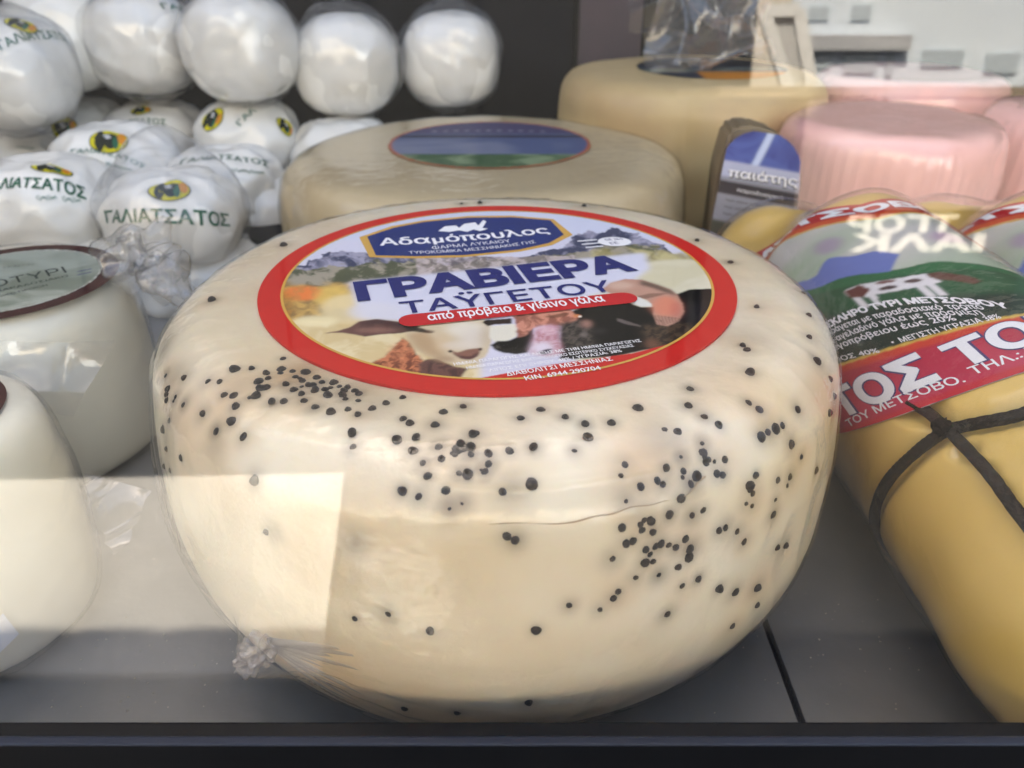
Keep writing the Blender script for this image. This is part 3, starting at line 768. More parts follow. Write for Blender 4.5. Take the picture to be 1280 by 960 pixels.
pt.ell(606, 420, 6, 13, (188, 170, 148), soft=9, op=0.7); pt.ell(556, 449, 14, 4, (160, 128, 98), soft=7, op=0.7)
pt.poly([(562,438),(572,441),(584,437),(602,435),(598,444),(590,449),(580,448),(570,445)], (132, 90, 76), soft=4)
pt.poly([(565,441),(575,445),(588,446),(600,439),(596,446),(588,450),(576,449)], (84, 48, 46), soft=4)
pt.ell(563, 439.5, 2.4, 1.6, (40, 24, 26), soft=2); pt.ell(600.5, 437, 2.2, 1.8, (40, 24, 26), soft=2)
pt.poly([(404,417),(422,414),(438,409),(449,402),(471,399),(502,403),(524,408),(522,413),(500,417),(478,418),(456,421),(440,418),(426,416)], (106, 72, 66), soft=3, col2=(86, 56, 54), ts=0.12, seed=14)
pt.poly([(446,405),(470,400),(505,404),(523,409),(505,409),(475,405)], (66, 46, 46), soft=5, op=0.9); pt.ell(470, 413, 26, 3.2, (146, 106, 94), soft=6, op=0.7)
pt.poly([(503,408),(514,407),(530,411),(540,416),(528,416),(512,414)], (36, 30, 26), soft=4, op=0.95); pt.ell(536, 415, 7, 2, (90, 62, 50), soft=4, op=0.7)
pt.poly([(603,403),(611,400),(640,398),(640,405),(618,406),(610,408)], (46, 32, 30), soft=3); pt.ell(610, 403, 5, 3.2, (24, 16, 16), soft=2)
# goat: black body, ear, face, muzzle, fur, horn
pt.poly([(706,392),(760,374),(783,377),(800,384),(815,384),(846,368),(862,362),(920,360),(920,420),(850,440),(810,437),(770,446),(700,450),(700,430)], (15, 13, 14), soft=3)
pt.ell(872, 392, 18, 14, (30, 28, 34), soft=14, op=0.7)
pt.poly([(612,408),(644,405),(648,411),(646,421),(635,427),(619,429),(611,421)], (220, 215, 200), soft=3)
pt.poly([(612,432),(621,427),(636,426),(650,420),(666,410),(668,432),(660,441),(646,443),(629,442),(618,438)], (13, 11, 12), soft=3, warp=0.6); pt.ell(622, 434, 3, 2, (80, 76, 72), soft=2, op=0.7)
pt.poly([(640,394),(656,392),(680,389),(714,386),(724,396),(718,402),(706,408),(690,406),(672,410),(665,412),(655,420),(647,422),(646,411)], (204, 138, 116), soft=4, warp=1.4, col2=(150, 92, 76), ts=0.5, seed=18)
pt.poly([(672,409),(690,404),(702,407),(700,420),(704,431),(702,442),(686,447),(662,442),(664,430),(666,417)], (206, 168, 178), soft=5, warp=1.2, col2=(184, 128, 138), ts=0.6, seed=19)
pt.ell(678, 436, 14, 8, (222, 214, 226), soft=9, op=0.9); pt.ell(684, 412, 12, 4, (222, 184, 196), soft=7, op=0.7)
pt.poly([(672,441),(682,437),(690,436),(688,441),(680,444)], (56, 44, 66), soft=3); pt.poly([(680,396),(700,392),(712,391),(706,396),(690,398)], (104, 60, 44), soft=4, op=0.8)
pt.poly([(700,404),(722,398),(738,404),(742,424),(730,440),(706,440),(700,424)], (44, 40, 37), soft=6, warp=1.6, col2=(84, 76, 70), ts=0.9, seed=21)
pt.ell(733, 405, 6, 5, (178, 132, 118), soft=6, op=0.8); pt.ell(721, 395, 5, 2, (206, 130, 80), soft=3, op=0.9); pt.ell(725, 396, 2, 1.2, (240, 230, 220), soft=1)
pt.ell(730, 418, 5, 3, (140, 128, 122), soft=4, op=0.5); pt.ell(750, 414, 8, 4, (56, 52, 52), soft=6, op=0.6)
pt.poly([(798,408),(822,406),(850,402),(868,410),(850,432),(812,440),(806,424)], (78, 62, 49), soft=8, warp=2.0, col2=(40, 32, 27), ts=0.7, seed=17); pt.ell(815, 430, 8, 6, (124, 84, 66), soft=8, op=0.7)
pt.poly([(752,362),(763,354),(781,349),(803,350),(821,356),(838,362),(847,369),(853,380),(855,390),(848,402),(835,408),(821,406),(816,393),(818,385),(810,376),(796,371),(765,368)], (184, 142, 124), soft=3)
pt.poly([(800,350),(822,356),(839,363),(848,371),(838,368),(818,361),(800,356)], (88, 72, 62), soft=6, op=0.9); pt.ell(775, 357, 16, 5, (204, 172, 154), soft=9, op=0.8)
pt.ell(832, 383, 17, 13, (214, 132, 106), soft=12, op=0.95); pt.ell(845, 388, 6, 10, (196, 104, 92), soft=8, op=0.6)
pt.poly([(795,371),(812,367),(835,367),(820,371),(806,374)], (120, 86, 72), soft=4, op=0.7)
for k_ in range(8):
    pt.poly([(818 + k_ * 4.2, 394 + k_ * 0.5), (819.4 + k_ * 4.2, 394 + k_ * 0.5), (826 + k_ * 3.2, 408 - k_ * 0.9), (824.6 + k_ * 3.2, 408 - k_ * 0.9)], (70, 36, 32), soft=2, op=0.75)
pt.poly([(782,372),(799,372),(814,380),(814,383.5),(800,383),(787,378)], (216, 216, 210), soft=2)
pt.poly([(771,398),(776,399),(800,407),(802,409),(784,406),(772,402)], (120, 108, 104), soft=2, op=0.7)
# red foot of the picture
pt.poly([(300,520),(540,477),(600,473),(690,456),(790,442),(885,418),(960,400),(960,560),(300,560)], (196, 40, 36), soft=1)
inside = np.hypot(GX, GY) <= RP
idx = -np.ones(GX.shape, int); idx[inside] = np.arange(inside.sum())
q4 = np.stack([idx[:-1, :-1], idx[1:, :-1], idx[1:, 1:], idx[:-1, 1:]], -1).reshape(-1, 4)
q4 = q4[(q4 >= 0).all(1)]
mesh_obj("picture_print", np.stack([GX[inside] + LX, GY[inside] + LY, np.full(inside.sum(), LZ + 0.00010)], -1), q4, M['print'], label, smooth=False, color=pt.C[inside])
disc("gold_ring", 0.0887, LZ + 0.00022, M['gold'], label, r_in=0.0876)
# emblem
def flat_poly(name, px, z, m, parent):
    V = [(*lab(u, v), z) for u, v in px]
    me = [list(range(len(V)))]
    return mesh_obj(name, V, me, m, parent, smooth=False)
emb = [(449,297),(458,294),(490,283),(530,276),(585,270.5),(640,270),(692,274.5),(716,294),(690,307),(650,315),(580,322),(520,323.5),(462,322)]
flat_poly("emblem_border", emb[::-1], LZ + 0.00022, M['gold'], label)
ce = np.mean(emb, 0)
emb2 = [(459,296.5),(492,285.5),(530,278.2),(585,272.8),(640,272.3),(688,276),(705,294),(686,304.5),(648,312.8),(580,319.6),(520,321),(470,320)]
flat_poly("emblem", emb2[::-1], LZ + 0.00034, M['deepblue'], label)
Z3, Z4 = 0.00046, 0.00056
def ltext(body, l, r, top, m, bold=0.0, off=Z3, arc=0.0):
    a, b = lab(*l), lab(*r); tp = lab(*top)
    e = (b - a) / np.linalg.norm(b - a); cap = abs((tp - a) @ np.array([-e[1], e[0]]))
    return place_text("lettering", body, a, b, cap, lsurf, m, label, bold=bold, off=off, arc=arc)
ltext("Αδαμόπουλος", (475,308), (688,292), (475,299), M['white'], bold=0.02, off=Z3, arc=-0.002)
ltext("ΦΑΡΜΑ ΛΥΚΑΙΟΥ", (541,312.8), (639,303.8), (541,308.8), M['white'], off=Z3)
ltext("ΤΥΡΟΚΟΜΙΚΑ ΜΕΣΣΗΝΙΑΚΗΣ ΓΗΣ", (512,318.6), (670,304.6), (512,315), M['white'], off=Z3, arc=-0.003)
# little white animal group above the name
for pts in ([(548,290),(556,284),(570,283),(574,286),(580,281),(594,279),(598,283),(604,276),(608,278),(603,286),(610,287),(600,290),(592,288),(584,291),(574,289),(562,291)],):
    flat_poly("emblem_animals", pts, LZ + Z3, M['white'], label)
ltext("ΓΡΑΒΙΕΡΑ", (447,376.5), (797,337.8), (654,332.8), M['navy'], bold=0.055, off=Z3)
ltext("ΤΑΫΓΕΤΟΥ", (503,393.5), (771,364), (638,364.2), M['navy'], bold=0.016, off=Z3)
# red banner
bl_, br_ = lab(516, 402), lab(780, 374)
e = (br_ - bl_) / np.linalg.norm(br_ - bl_); n_ = np.array([-e[1], e[0]]); Lb = np.linalg.norm(br_ - bl_); hb = 0.0052
bv = []
for k in range(13):
    a = math.pi / 2 + math.pi * k / 12; bv.append(bl_ + hb * (math.cos(a) * e + math.sin(a) * n_))
for k in range(13):
    a = -math.pi / 2 + math.pi * k / 12; bv.append(br_ + hb * (math.cos(a) * e + math.sin(a) * n_))
mesh_obj("banner", np.c_[np.array(bv), np.full(26, LZ + 0.00062)], [list(range(26))], M['red2'], label, smooth=False)
ltext("από πρόβειο & γίδινο γάλα", (536,402.8), (757,378.4), (536,393.6), M['white'], bold=0.02, off=0.00074)
for body, l, r, top in (("ΗΜ/ΝΙΑ ΠΑΡΑΓΩΓΗΣ ΚΑΙ ΛΗΞΗΣ ΜΕ ΤΗΝ ΗΜ/ΝΙΑ ΠΑΡΑΓΩΓΗΣ", (568,458.5), (802,428.5), (568,454.8)), ("ΗΜ/ΝΙΑ ΠΑΡΑΓΩΓΗΣ ΒΑΚΤΗΡΙΟΛΟΓΙΚΟ ΕΣΩΤΕΡΙΚΟ ΣΥΣΚΕΥΑΣΙΑΣ", (584,463), (793,434.5), (584,459.4)), ("ΛΙΠΟΣ ΕΠΙ ΞΗΡΟΥ: 48% / ΥΓΡΑΣΙΑ: 38%", (612,466.5), (778,441), (612,462.8))):
    ltext(body, l, r, top, M['white'], bold=0.012, off=Z3)
ltext("ΔΙΑΒΟΛΙΤΣΙ ΜΕΣΣΗΝΙΑΣ", (634,471.5), (766.5,451.8), (634,466.4), M['white'], bold=0.012, off=Z3)
ltext("ΚΙΝ. 6944 290704", (657.5,476.8), (752,463), (657.5,471.4), M['white'], bold=0.012, off=Z3)
# oval stamp
cs = lab(768, 303); V = [(cs[0] + 0.0078 * math.cos(a), cs[1] + 0.0062 * math.sin(a), LZ + Z3) for a in np.linspace(0, 2*np.pi, 40, endpoint=False)]
mesh_obj("oval_stamp", V, [list(range(40))], M['white'], label, smooth=False)
ltext("GR 36.5", (757,302.5), (779,301), (757,299.5), M['navy'], off=0.00060)
ltext("ΕΕ", (764,307), (774,306), (764,304), M['navy'], off=0.00060)
for k in range(3):
    flat_poly("stamp_lines", [(722 + k * 5, 304 + k * 4 - 2), (746 + k * 4, 302 + k * 4 - 2), (746 + k * 4, 303.3 + k * 4 - 2), (722 + k * 5, 305.3 + k * 4 - 2)][::-1], LZ + Z3, M['white'], label)

# ================================================================== OTHER WHEELS
def simple_wheel(name, cx, cy, r, h, m, label_txt, seed, bulge=0.02, rnd=0.2, amp=0.0010, nth=160, group=None, pp=None, film=0.0):
    o = empty(name, (cx, cy, 0), label_txt, "cheese", group)
    q = rnd * h
    pp = pp or [(0, 0), (r - 1.6 * q, 0), (r - 0.8 * q, 0.12 * q), (r - 0.25 * q, 0.5 * q), (r, 1.1 * q), (r * (1 + bulge), h * 0.5), (r, h - 1.1 * q), (r - 0.25 * q, h - 0.5 * q), (r - 0.8 * q, h - 0.12 * q), (r - 1.6 * q, h), (0, h)]
    pr = smooth_profile(pp, 130, 2.5); P, Fc = revolve(pr, nth)
    n = make_noise(seed, 12, 15, 50); n2 = make_noise(seed + 9, 12, 80, 200)
    c = np.array([0, 0, h / 2]); D = P - c; D /= np.linalg.norm(D, axis=1)[:, None] + 1e-9
    k = np.clip((np.hypot(P[:, 0], P[:, 1]) - r * 0.62) / (r * 0.2), 0, 1)
    P = P + D * (k * (amp * n(P) + amp * 0.3 * n2(P)))[:, None]
    b = mesh_obj("cheese_body", P + np.array([cx, cy, 0]), Fc, m, o)
    if film:
        nf_ = make_noise(seed + 17, 12, 40, 120); nf2 = make_noise(seed + 18, 12, 140, 300); kk_ = np.clip((np.hypot(P[:, 0], P[:, 1]) - r * 0.70) / (r * 0.15), 0, 1)
        mesh_obj("wrap_film", P + D * (0.0004 + kk_ * (0.0008 + film * (0.0012 * (1 - np.abs(nf_(P))) + 0.0004 * (1 - np.abs(nf2(P))))))[:, None] + np.array([cx, cy, 0]), Fc, M['film'], o)
    return o

# beige wheel behind the peppered one
MX, MY, MR, MH = -0.0225, 0.620, 0.1575, 0.112
w2 = simple_wheel("cheese_wheel", MX, MY, MR, MH, M['beige'], "plain beige cheese wheel with blue and green label, directly behind the peppered wheel", 71, rnd=0.17, film=0.8)
RL = 0.082; n2g = 120
g = np.linspace(-RL, RL, n2g); GX, GY = np.meshgrid(g, g, indexing='ij')
p2 = Paint(GX * 1000, GY * 1000, (84, 98, 132))
p2.fill(GY * 1000 > 32, (66, 62, 96), soft=2)
p2.fill(np.abs(GY * 1000 - 22) < 5, (40, 44, 66), soft=1)
p2.fill((GY * 1000 > -38) & (GY * 1000 < 16), (116, 122, 142), soft=3, op=0.8, col2=(66, 80, 118), ts=0.05, seed=31)
p2.fill(GY * 1000 < -38, (52, 84, 56), soft=2, col2=(120, 140, 108), ts=0.2, seed=32)
for k_ in range(11): p2.ell(-48 + 9.2 * k_, 44 - 0.4 * (k_ - 5) ** 2 * 0.3, 1.7, 2.6 - 0.2 * (k_ % 3), (150, 150, 166), soft=2)
p2.fill(np.hypot(GX, GY) > 0.0785, (176, 96, 64), soft=1)
ins = np.hypot(GX, GY) <= RL; idx = -np.ones(GX.shape, int); idx[ins] = np.arange(ins.sum())
q4 = np.stack([idx[:-1, :-1], idx[1:, :-1], idx[1:, 1:], idx[:-1, 1:]], -1).reshape(-1, 4); q4 = q4[(q4 >= 0).all(1)]
LMX, LMY = -0.018, 0.638
l2 = mesh_obj("label", np.stack([GX[ins] + LMX, GY[ins] + LMY, np.full(ins.sum(), MH + 0.0009)], -1), q4, M['print'], w2, smooth=False, color=p2.C[ins])

# tan wheel at the back right
TX, TY, TR, TH = 0.180, 0.823, 0.131, 0.142
w3 = simple_wheel("cheese_wheel", TX, TY, TR, TH, M['tan'], "tall plain tan cheese wheel under crumpled clear plastic by the back panel", 75, rnd=0.12)
RL = 0.075
g = np.linspace(-RL, RL, 90); GX, GY = np.meshgrid(g, g, indexing='ij')
p3 = Paint(GX * 1000, GY * 1000, (30, 40, 62))
p3.fill(GY * 1000 > 10, (22, 26, 40), soft=2)
p3.fill((GY * 1000 > -30) & (GY * 1000 < 0), (40, 60, 74), soft=2, col2=(120, 130, 120), ts=0.08, seed=41)
p3.fill((GY * 1000 < -28) & (GX > -0.02), (206, 130, 40), soft=3)
ins = np.hypot(GX, GY) <= RL; idx = -np.ones(GX.shape, int); idx[ins] = np.arange(ins.sum())
q4 = np.stack([idx[:-1, :-1], idx[1:, :-1], idx[1:, 1:], idx[:-1, 1:]], -1).reshape(-1, 4); q4 = q4[(q4 >= 0).all(1)]
mesh_obj("label", np.stack([GX[ins] + TX + 0.02, GY[ins] + TY + 0.012, np.full(ins.sum(), TH + 0.0006)], -1), q4, M['print'], w3, smooth=False, color=p3.C[ins])

# small cream wheel with oval brown-rimmed label, left
CX, CY, CR, CH = -0.2770, 0.3780, 0.0700, 0.101
w4 = simple_wheel("small_cheese_wheel", CX, CY, CR, CH, M['cream'], "small cream cheese wheel with grey green label in a dark brown rim", 81, rnd=0.25, bulge=0.01, amp=0.0008, film=1.0, pp=[(0, 0), (.060, 0), (.066, .002), (.0700, .008), (.0712, .03), (.0710, .055), (.0700, .074), (.0675, .088), (.0625, .0965), (.0550, .1005), (.048, .101), (0, .101)])
CLX, CLY = -0.2625, 0.3760
lz = CH + 0.0009
l4 = disc("label", 0.0530, lz, M['brown'], w4, cx=CLX, cy=CLY)
l4["label"] = "round grey green paper label with dark brown rim"
g = np.linspace(-0.0455, 0.0455, 120); GX, GY = np.meshgrid(g, g, indexing='ij')
p4 = Paint(GX * 1000, GY * 1000, (140, 150, 138))
p4.fill(np.ones_like(GX, bool), (148, 156, 146), soft=0, col2=(116, 124, 110), ts=0.10, seed=44)
p4.fill((GY * 1000 < -14), (126, 134, 118), soft=4, col2=(164, 168, 156), ts=0.25, seed=45)
p4.fill(np.hypot(GX, GY) > 0.0440, (196, 196, 186), soft=1)
ins = np.hypot(GX, GY) <= 0.0450; idx = -np.ones(GX.shape, int); idx[ins] = np.arange(ins.sum())
q4 = np.stack([idx[:-1, :-1], idx[1:, :-1], idx[1:, 1:], idx[:-1, 1:]], -1).reshape(-1, 4); q4 = q4[(q4 >= 0).all(1)]
mesh_obj("picture_print", np.stack([GX[ins] + CLX, GY[ins] + CLY, np.full(ins.sum(), lz + 0.00015)], -1), q4, M['print'], l4, smooth=False, color=p4.C[ins])
s4 = lambda ab, off: np.c_[ab, np.full(len(ab), lz + 0.0003)]
def l4text(body, l, r, cap, m=M['ink_grey'], bold=0.0):
    place_text("lettering", body, atz(*l, lz)[:2], atz(*r, lz)[:2], cap, s4, m, l4, bold=bold)
l4text("ΛΟΤΥΡΙ", (-36, 366), (84, 341), 0.0105, bold=0.0)
l4text("ΤΥΡΙ ΠΑΡΑΔΟΣΙΑΚΟ", (-40, 374), (86, 346), 0.0030, bold=0.012)
l4text("ΕΛΛΗΝΙΚΟ ΠΡΟΪΟΝ", (-30, 379), (60, 358), 0.0028)
l4text("Η  Π  Ι  Ν  Ω  Τ  Ι  Κ  Ο", (4, 336), (42, 332), 0.0028)
for k in range(2):
    a = atz(96, 341 + 4 * k, lz); b = atz(114, 337 + 4 * k, lz)
    mesh_obj("blue_dash", [a + [0, 0, .0003], b + [0, 0, .0003], b + [0, .0012, .0003], a + [0, .0012, .0003]], [[0, 1, 2, 3]], M['deepblue'], l4, smooth=False)

# front-left small wheel
AX, AY, AR, AH = -0.2262, 0.2415, 0.0460, 0.1015
w5 = simple_wheel("small_cheese_wheel", AX, AY, AR, AH, M['cream'], "narrow upright cream cheese drum by the front rail, white sticker on its side", 85, rnd=0.26, bulge=0.05, amp=0.0010, film=1.0, pp=[(0, 0), (.034, 0), (.040, .002), (.0440, .008), (.0462, .022), (.0466, .044), (.0464, .066), (.0458, .078), (.0448, .091), (.0425, .0985), (.0385, .1010), (.035, .1015), (0, .1015)])
disc("label", 0.0365, AH + 0.0012, M['brown'], w5, cx=AX - 0.002, cy=AY - 0.001)
# sticker low on the side
def cyl_pt(cx, cy, r, a, z): return np.array([cx + r * math.cos(a), cy + r * math.sin(a), z])
def w5r(z): return np.interp(z, [0, .002, .008, .022, .044, .066, .078, .091, .0985, .1010], [.034, .040, .044, .0462, .0466, .0464, .0458, .0448, .0425, .0385])
def wheel5_hit(u, v):
    d = ray(u, v); best = None
    for tt in np.arange(0.1, 0.6, 0.0005):
        Q = CAM + d * tt
        if math.hypot(Q[0] - AX, Q[1] - AY) < w5r(Q[2]) and Q[2] < AH: return Q
    return None
sv = []
for i in range(7):
    for j in range(7):
        a, b = i / 6, j / 6
        u = -32 + 34 * a + 20 * b; v = 798 - 34 * a + 26 * b
        Q = wheel5_hit(u, v)
        rr = math.hypot(Q[0] - AX, Q[1] - AY); k = (rr + 0.0015) / rr
        sv.append([AX + (Q[0] - AX) * k, AY + (Q[1] - AY) * k, Q[2]])
mesh_obj("sticker", sv, grid_faces(7, 7), M['white'], w5)

# ================================================================== WHITE WRAPPED BALLS
BR = 0.0525
def ball_center(u, v, w):
    dist = F_PX * 2 * BR / w; d = ray(u, v); return CAM + d * dist
text_on = {}
ball_specs = [  # u, v, width px, kind, label
    ("T1", 16, 92, 150, 'ball', "white wrapped cheese ball with green lettering, topmost at the pile's left end"),
    ("T2", 80, 48, 136, 'ball', "plain white wrapped cheese ball tucked behind the lettered topmost ball"),
    ("T3", 180, 55, 136, 'ball', "white wrapped cheese ball with a faint green scrap of lettering and a bright crease"),
    ("T4", 302, 58, 143, 'ball', "wide plain white wrapped cheese ball in the top row, above an upright emblem bag"),
    ("T5", 434, 80, 134, 'ball', "plain white cheese ball in loose clear film, second from the top row's open end"),
    ("T6", 563, 73, 126, 'ball', "plain white cheese ball in loose clear film at the open end of the top row"),
    ("S1", 100, 170, 124, 'bag', "white bagged cheese ball mostly hidden under the topmost balls, dark emblem showing"),
    ("S2", 197, 172, 126, 'bag', "white bagged cheese ball with small green lettering under the creased ball"),
    ("S3", 312, 172, 132, 'bag', "white bagged cheese ball with an upright yellow oval emblem on its side"),
    ("S4", 432, 196, 132, 'bag', "blank white bagged cheese ball half hidden behind the beige wheel"),
    ("S5", 560, 206, 126, 'bag', "blank white bagged cheese ball hidden behind the beige wheel, under the top row's open end"),
    ("M1", 14, 212, 134, 'bag', "white bagged cheese ball with faint green print at the pile's left end"),
    ("M2", 147, 208, 146, 'bag', "white bagged cheese ball with a large round yellow and black emblem on top"),
    ("M3", 284, 236, 146, 'bag', "white bagged cheese ball with dark green lettering beside the beige wheel"),
    ("F1", 58, 258, 168, 'bag', "white bagged cheese ball with bold dark green arched lettering in the pile's front"),
    ("F2", 220, 270, 168, 'bag', "white bagged cheese ball with teal lettering and a flat yellow emblem, behind the twisted film"),
    ("G1", 2, 318, 160, 'bag', "white bagged cheese ball with two yellow emblems behind the small brown labelled wheel"),
    ("G2", 112, 350, 165, 'bag', "white bagged cheese ball with fine arched print right behind the brown rimmed label"),
    ("M4", 322, 268, 142, 'bag', "blank white bagged cheese ball wedged low between the pile and the beige wheel"),
    ("G3", 256, 348, 160, 'bag', "white bagged cheese ball with slanting green lettering beside the peppered wheel"),
]
riser = empty("display_riser", (-0.40, 0.78, 0), "low dark plinth under the heap of white wrapped cheese balls", "riser")
box("plinth", -0.70, -0.180, 0.610, 0.950, 0.0005, 0.040, M['back'], riser, bevel=0.003)
balls = {}
bm = bmesh.new(); bmesh.ops.create_icosphere(bm, subdivisions=5, radius=1.0); bm.verts.index_update()
ICO_V = np.array([v.co[:] for v in bm.verts]); ICO_F = [[v.index for v in f.verts] for f in bm.faces]; bm.free()
def ball_radius(D, seed, kind):
    n1 = make_noise(seed, 8, 1.5, 3.0); n2 = make_noise(seed + 100, 10, 5, 11)
    sq = 1 / (np.abs(D[..., 0]) ** 2.6 + np.abs(D[..., 1]) ** 2.6 + np.abs(D[..., 2] * 1.09) ** 2.6) ** (1 / 2.6)
    k = sq * (1 + 0.018 * n1(D))
    n3 = make_noise(seed + 150, 10, 12, 24)
    if kind == 'bag': k = k * (1 + 0.030 * (1 - np.abs(n2(D)) * 1.3) + 0.007 * (1 - np.abs(n3(D)) * 1.4))
    else: k = k * (1 + 0.012 * (1 - np.abs(n2(D)) * 1.3) + 0.004 * (1 - np.abs(n3(D)) * 1.4))
    if kind == 'bag': k = k / np.sqrt(D[..., 0] ** 2 + D[..., 1] ** 2 + (D[..., 2] * 1.30) ** 2)
    return 0.955 * k
for i, (key, u, v, w, kind, lab_) in enumerate(ball_specs):
    c = ball_center(u, v, w)
    o = empty("wrapped_cheese_ball", tuple(c - [0, 0, BR]), lab_, "cheese", "white wrapped cheese balls heaped at the back left")
    seed = 200 + i
    V = ICO_V * (BR * ball_radius(ICO_V, seed, kind))[:, None]
    b = mesh_obj("wrapped_body", V + c, ICO_F, M['white_bag'] if kind == 'bag' else M['white_ball'], o)
    balls[key] = (o, b, c, seed, kind)
    if key in ("T1", "T3", "T4", "T5", "T6", "F2"):
        n = make_noise(seed + 300, 9, 2.5, 6); n2 = make_noise(seed + 350, 9, 7, 14)
        up = np.clip(ICO_V[:, 2], -0.2, 1)
        k = 1.03 + 0.05 * np.abs(n(ICO_V)) + 0.02 * np.abs(n2(ICO_V)) + 0.12 * up * (0.6 + 0.4 * n(ICO_V))
        mesh_obj("loose_film", ICO_V * (BR * 0.97 * k)[:, None] + c, ICO_F, M['bagfilm'], o)
def ball_surf(key):
    o, b, c, seed, kind = balls[key]
    def hit(u, v):
        d = ray(u, v); d = d / np.linalg.norm(d); oc = CAM - c; R = BR * 0.985
        B = oc @ d; C = oc @ oc - R * R; D = B * B - C
        t = -B - math.sqrt(D) if D > 0 else -B
        n = (CAM + d * t - c); return n / np.linalg.norm(n)
    return o, b, c, seed, kind, hit
def on_ball(key, cu, cv):
    """tangent chart on a ball round the point seen at a pixel"""
    o, b, c, seed, kind, hit = ball_surf(key)
    n0 = hit(cu, cv); r0 = np.array([1, 0, 0]) - n0 * n0[0]; r0 /= np.linalg.norm(r0); u0 = np.cross(n0, r0)
    def surf(ab, off=0.0):
        a = ab[:, :1] / BR; bb = ab[:, 1:] / BR; rr = np.hypot(a, bb) + 1e-9
        D = n0 * np.cos(rr) + (r0 * a + u0 * bb) / rr * np.sin(rr)
        return c + D * (BR * ball_radius(D, seed, kind) + 0.0007 + off)[:, None]
    def chart(u, v):
        h = hit(u, v); th = math.acos(np.clip(h @ n0, -1, 1)); t = h - n0 * (h @ n0); L = np.linalg.norm(t)
        return np.array([0, 0]) if L < 1e-6 else np.array([t @ r0, t @ u0]) / L * th * BR
    return o, b, surf, chart
def ball_text(key, body, l, r, capm, m, bold=0.012, arc=0.0, off=0.0):
    cu, cv = (l[0] + r[0]) / 2, (l[1] + r[1]) / 2
    o, b, surf, chart = on_ball(key, cu, cv)
    place_text("lettering", body, chart(*l), chart(*r), capm, surf, m, b, bold=bold, cut=0.03, arc=arc, off=off)
def ball_emblem(key, u, v, rx, ry, rot=0.0):
    o, b, surf, chart = on_ball(key, u, v)
    c_, s_ = math.cos(rot), math.sin(rot)
    def ov(name, kx, ky, m, off, dx=0, dy=0, parent=b, n=36):
        A = np.array([(0.0, 0.0)] + [(q * math.cos(t), q * math.sin(t)) for q in (0.5, 1) for t in np.linspace(0, 2*np.pi, n, endpoint=False)])
        xy = A * [rx * kx, ry * ky] + [dx * rx, dy * ry]
        ab = np.c_[xy[:, 0] * c_ - xy[:, 1] * s_, xy[:, 0] * s_ + xy[:, 1] * c_]
        Fc = [[0, 1 + k, 1 + (k + 1) % n] for k in range(n)] + [[1 + k, 1 + n + k, 1 + n + (k + 1) % n, 1 + (k + 1) % n] for k in range(n)]
        return mesh_obj(name, surf(ab, off), Fc, m, parent)
    e0 = ov("emblem", 1.0, 1.0, M['dark'], 0.0)
    ov("emblem_field", 0.93, 0.93, M['yellow'], 0.0003)
    ov("emblem_figure", 0.26, 0.86, M['dark'], 0.0006, dx=-0.40)
    ov("emblem_figure", 0.60, 0.34, M['dark'], 0.0007, dx=-0.12, dy=0.18)
    ov("emblem_figure", 0.34, 0.62, M['dark'], 0.0008, dx=0.10, dy=-0.10)
    ov("emblem_figure", 0.14, 0.44, M['green'], 0.0009, dx=0.36, dy=-0.30)
    ov("emblem_figure", 0.20, 0.07, M['white'], 0.0011, dx=-0.05, dy=0.26)
    ov("emblem_figure", 0.16, 0.06, M['white'], 0.0011, dx=0.02, dy=0.05)
    ov("emblem_field", 0.20, 0.46, M['orange'], 0.0008, dx=0.66, dy=0.05)
def ball_scrawl(key, l, r, amp, m, off=0.0):
    o, b, surf, chart = on_ball(key, (l[0] + r[0]) / 2, (l[1] + r[1]) / 2)
    L = chart(*l); R = chart(*r); e = R - L; n = np.array([-e[1], e[0]]) / np.linalg.norm(e)
    t = np.linspace(0, 1, 60); y = amp * np.sin(t * 40 + 3 * np.sin(t * 9)) * np.abs(np.sin(t * 7 + 0.6))
    V = np.concatenate([L + np.outer(t, e) + np.outer(y + s * 0.0006, n) for s in (-1, 1)])
    mesh_obj("small_print", surf(V, off), [[i, i + 1, 61 + i, 60 + i] for i in range(59)], m, b)
NAME = "ΓΑΛΙΑΤΣΑΤΟΣ"
ball_text("F1", NAME, (-22, 239), (104, 250), 0.0095, M['green'], bold=0.03, arc=0.004)
ball_scrawl("F1", (46, 248), (70, 248), 0.0018, M['green2']); ball_scrawl("F1", (76, 249), (98, 252), 0.0018, M['green2'])
ball_emblem("F1", 64, 204, 0.016, 0.0065, 0.0)
ball_text("F2", NAME, (136, 278), (284, 282), 0.0095, M['green'], bold=0.03, arc=0.004)
ball_emblem("F2", 210, 233, 0.016, 0.011, 0.1)
ball_emblem("M2", 134, 172, 0.0165, 0.0135, 0.15)
ball_text("M2", NAME, (88, 192), (180, 212), 0.0040, M['green2'], bold=0.02, arc=0.005); ball_scrawl("M2", (132, 204), (164, 213), 0.0012, M['green2'])
ball_text("M3", NAME, (224, 206), (338, 210), 0.0075, M['green'], bold=0.015, arc=0.004); ball_scrawl("M3", (290, 212), (330, 218), 0.0016, M['green'])
ball_text("S2", "ΑΤΣΑΤΟΣ", (152, 158), (208, 157), 0.0060, M['green'], bold=0.02, arc=0.001)
ball_emblem("S2", 172, 131, 0.012, 0.009, 0.0)
ball_emblem("S3", 264, 146, 0.0095, 0.0140, -0.3)
ball_text("S3", "ΓΑΛ", (300, 158), (322, 136), 0.0065, M['green2'], bold=0.02); ball_emblem("S3", 356, 158, 0.010, 0.009, -0.5)
ball_text("G2", NAME, (52, 298), (184, 300), 0.0050, M['green2'], bold=0.02, arc=0.004); ball_emblem("G2", 108, 318, 0.014, 0.010, 0.0)
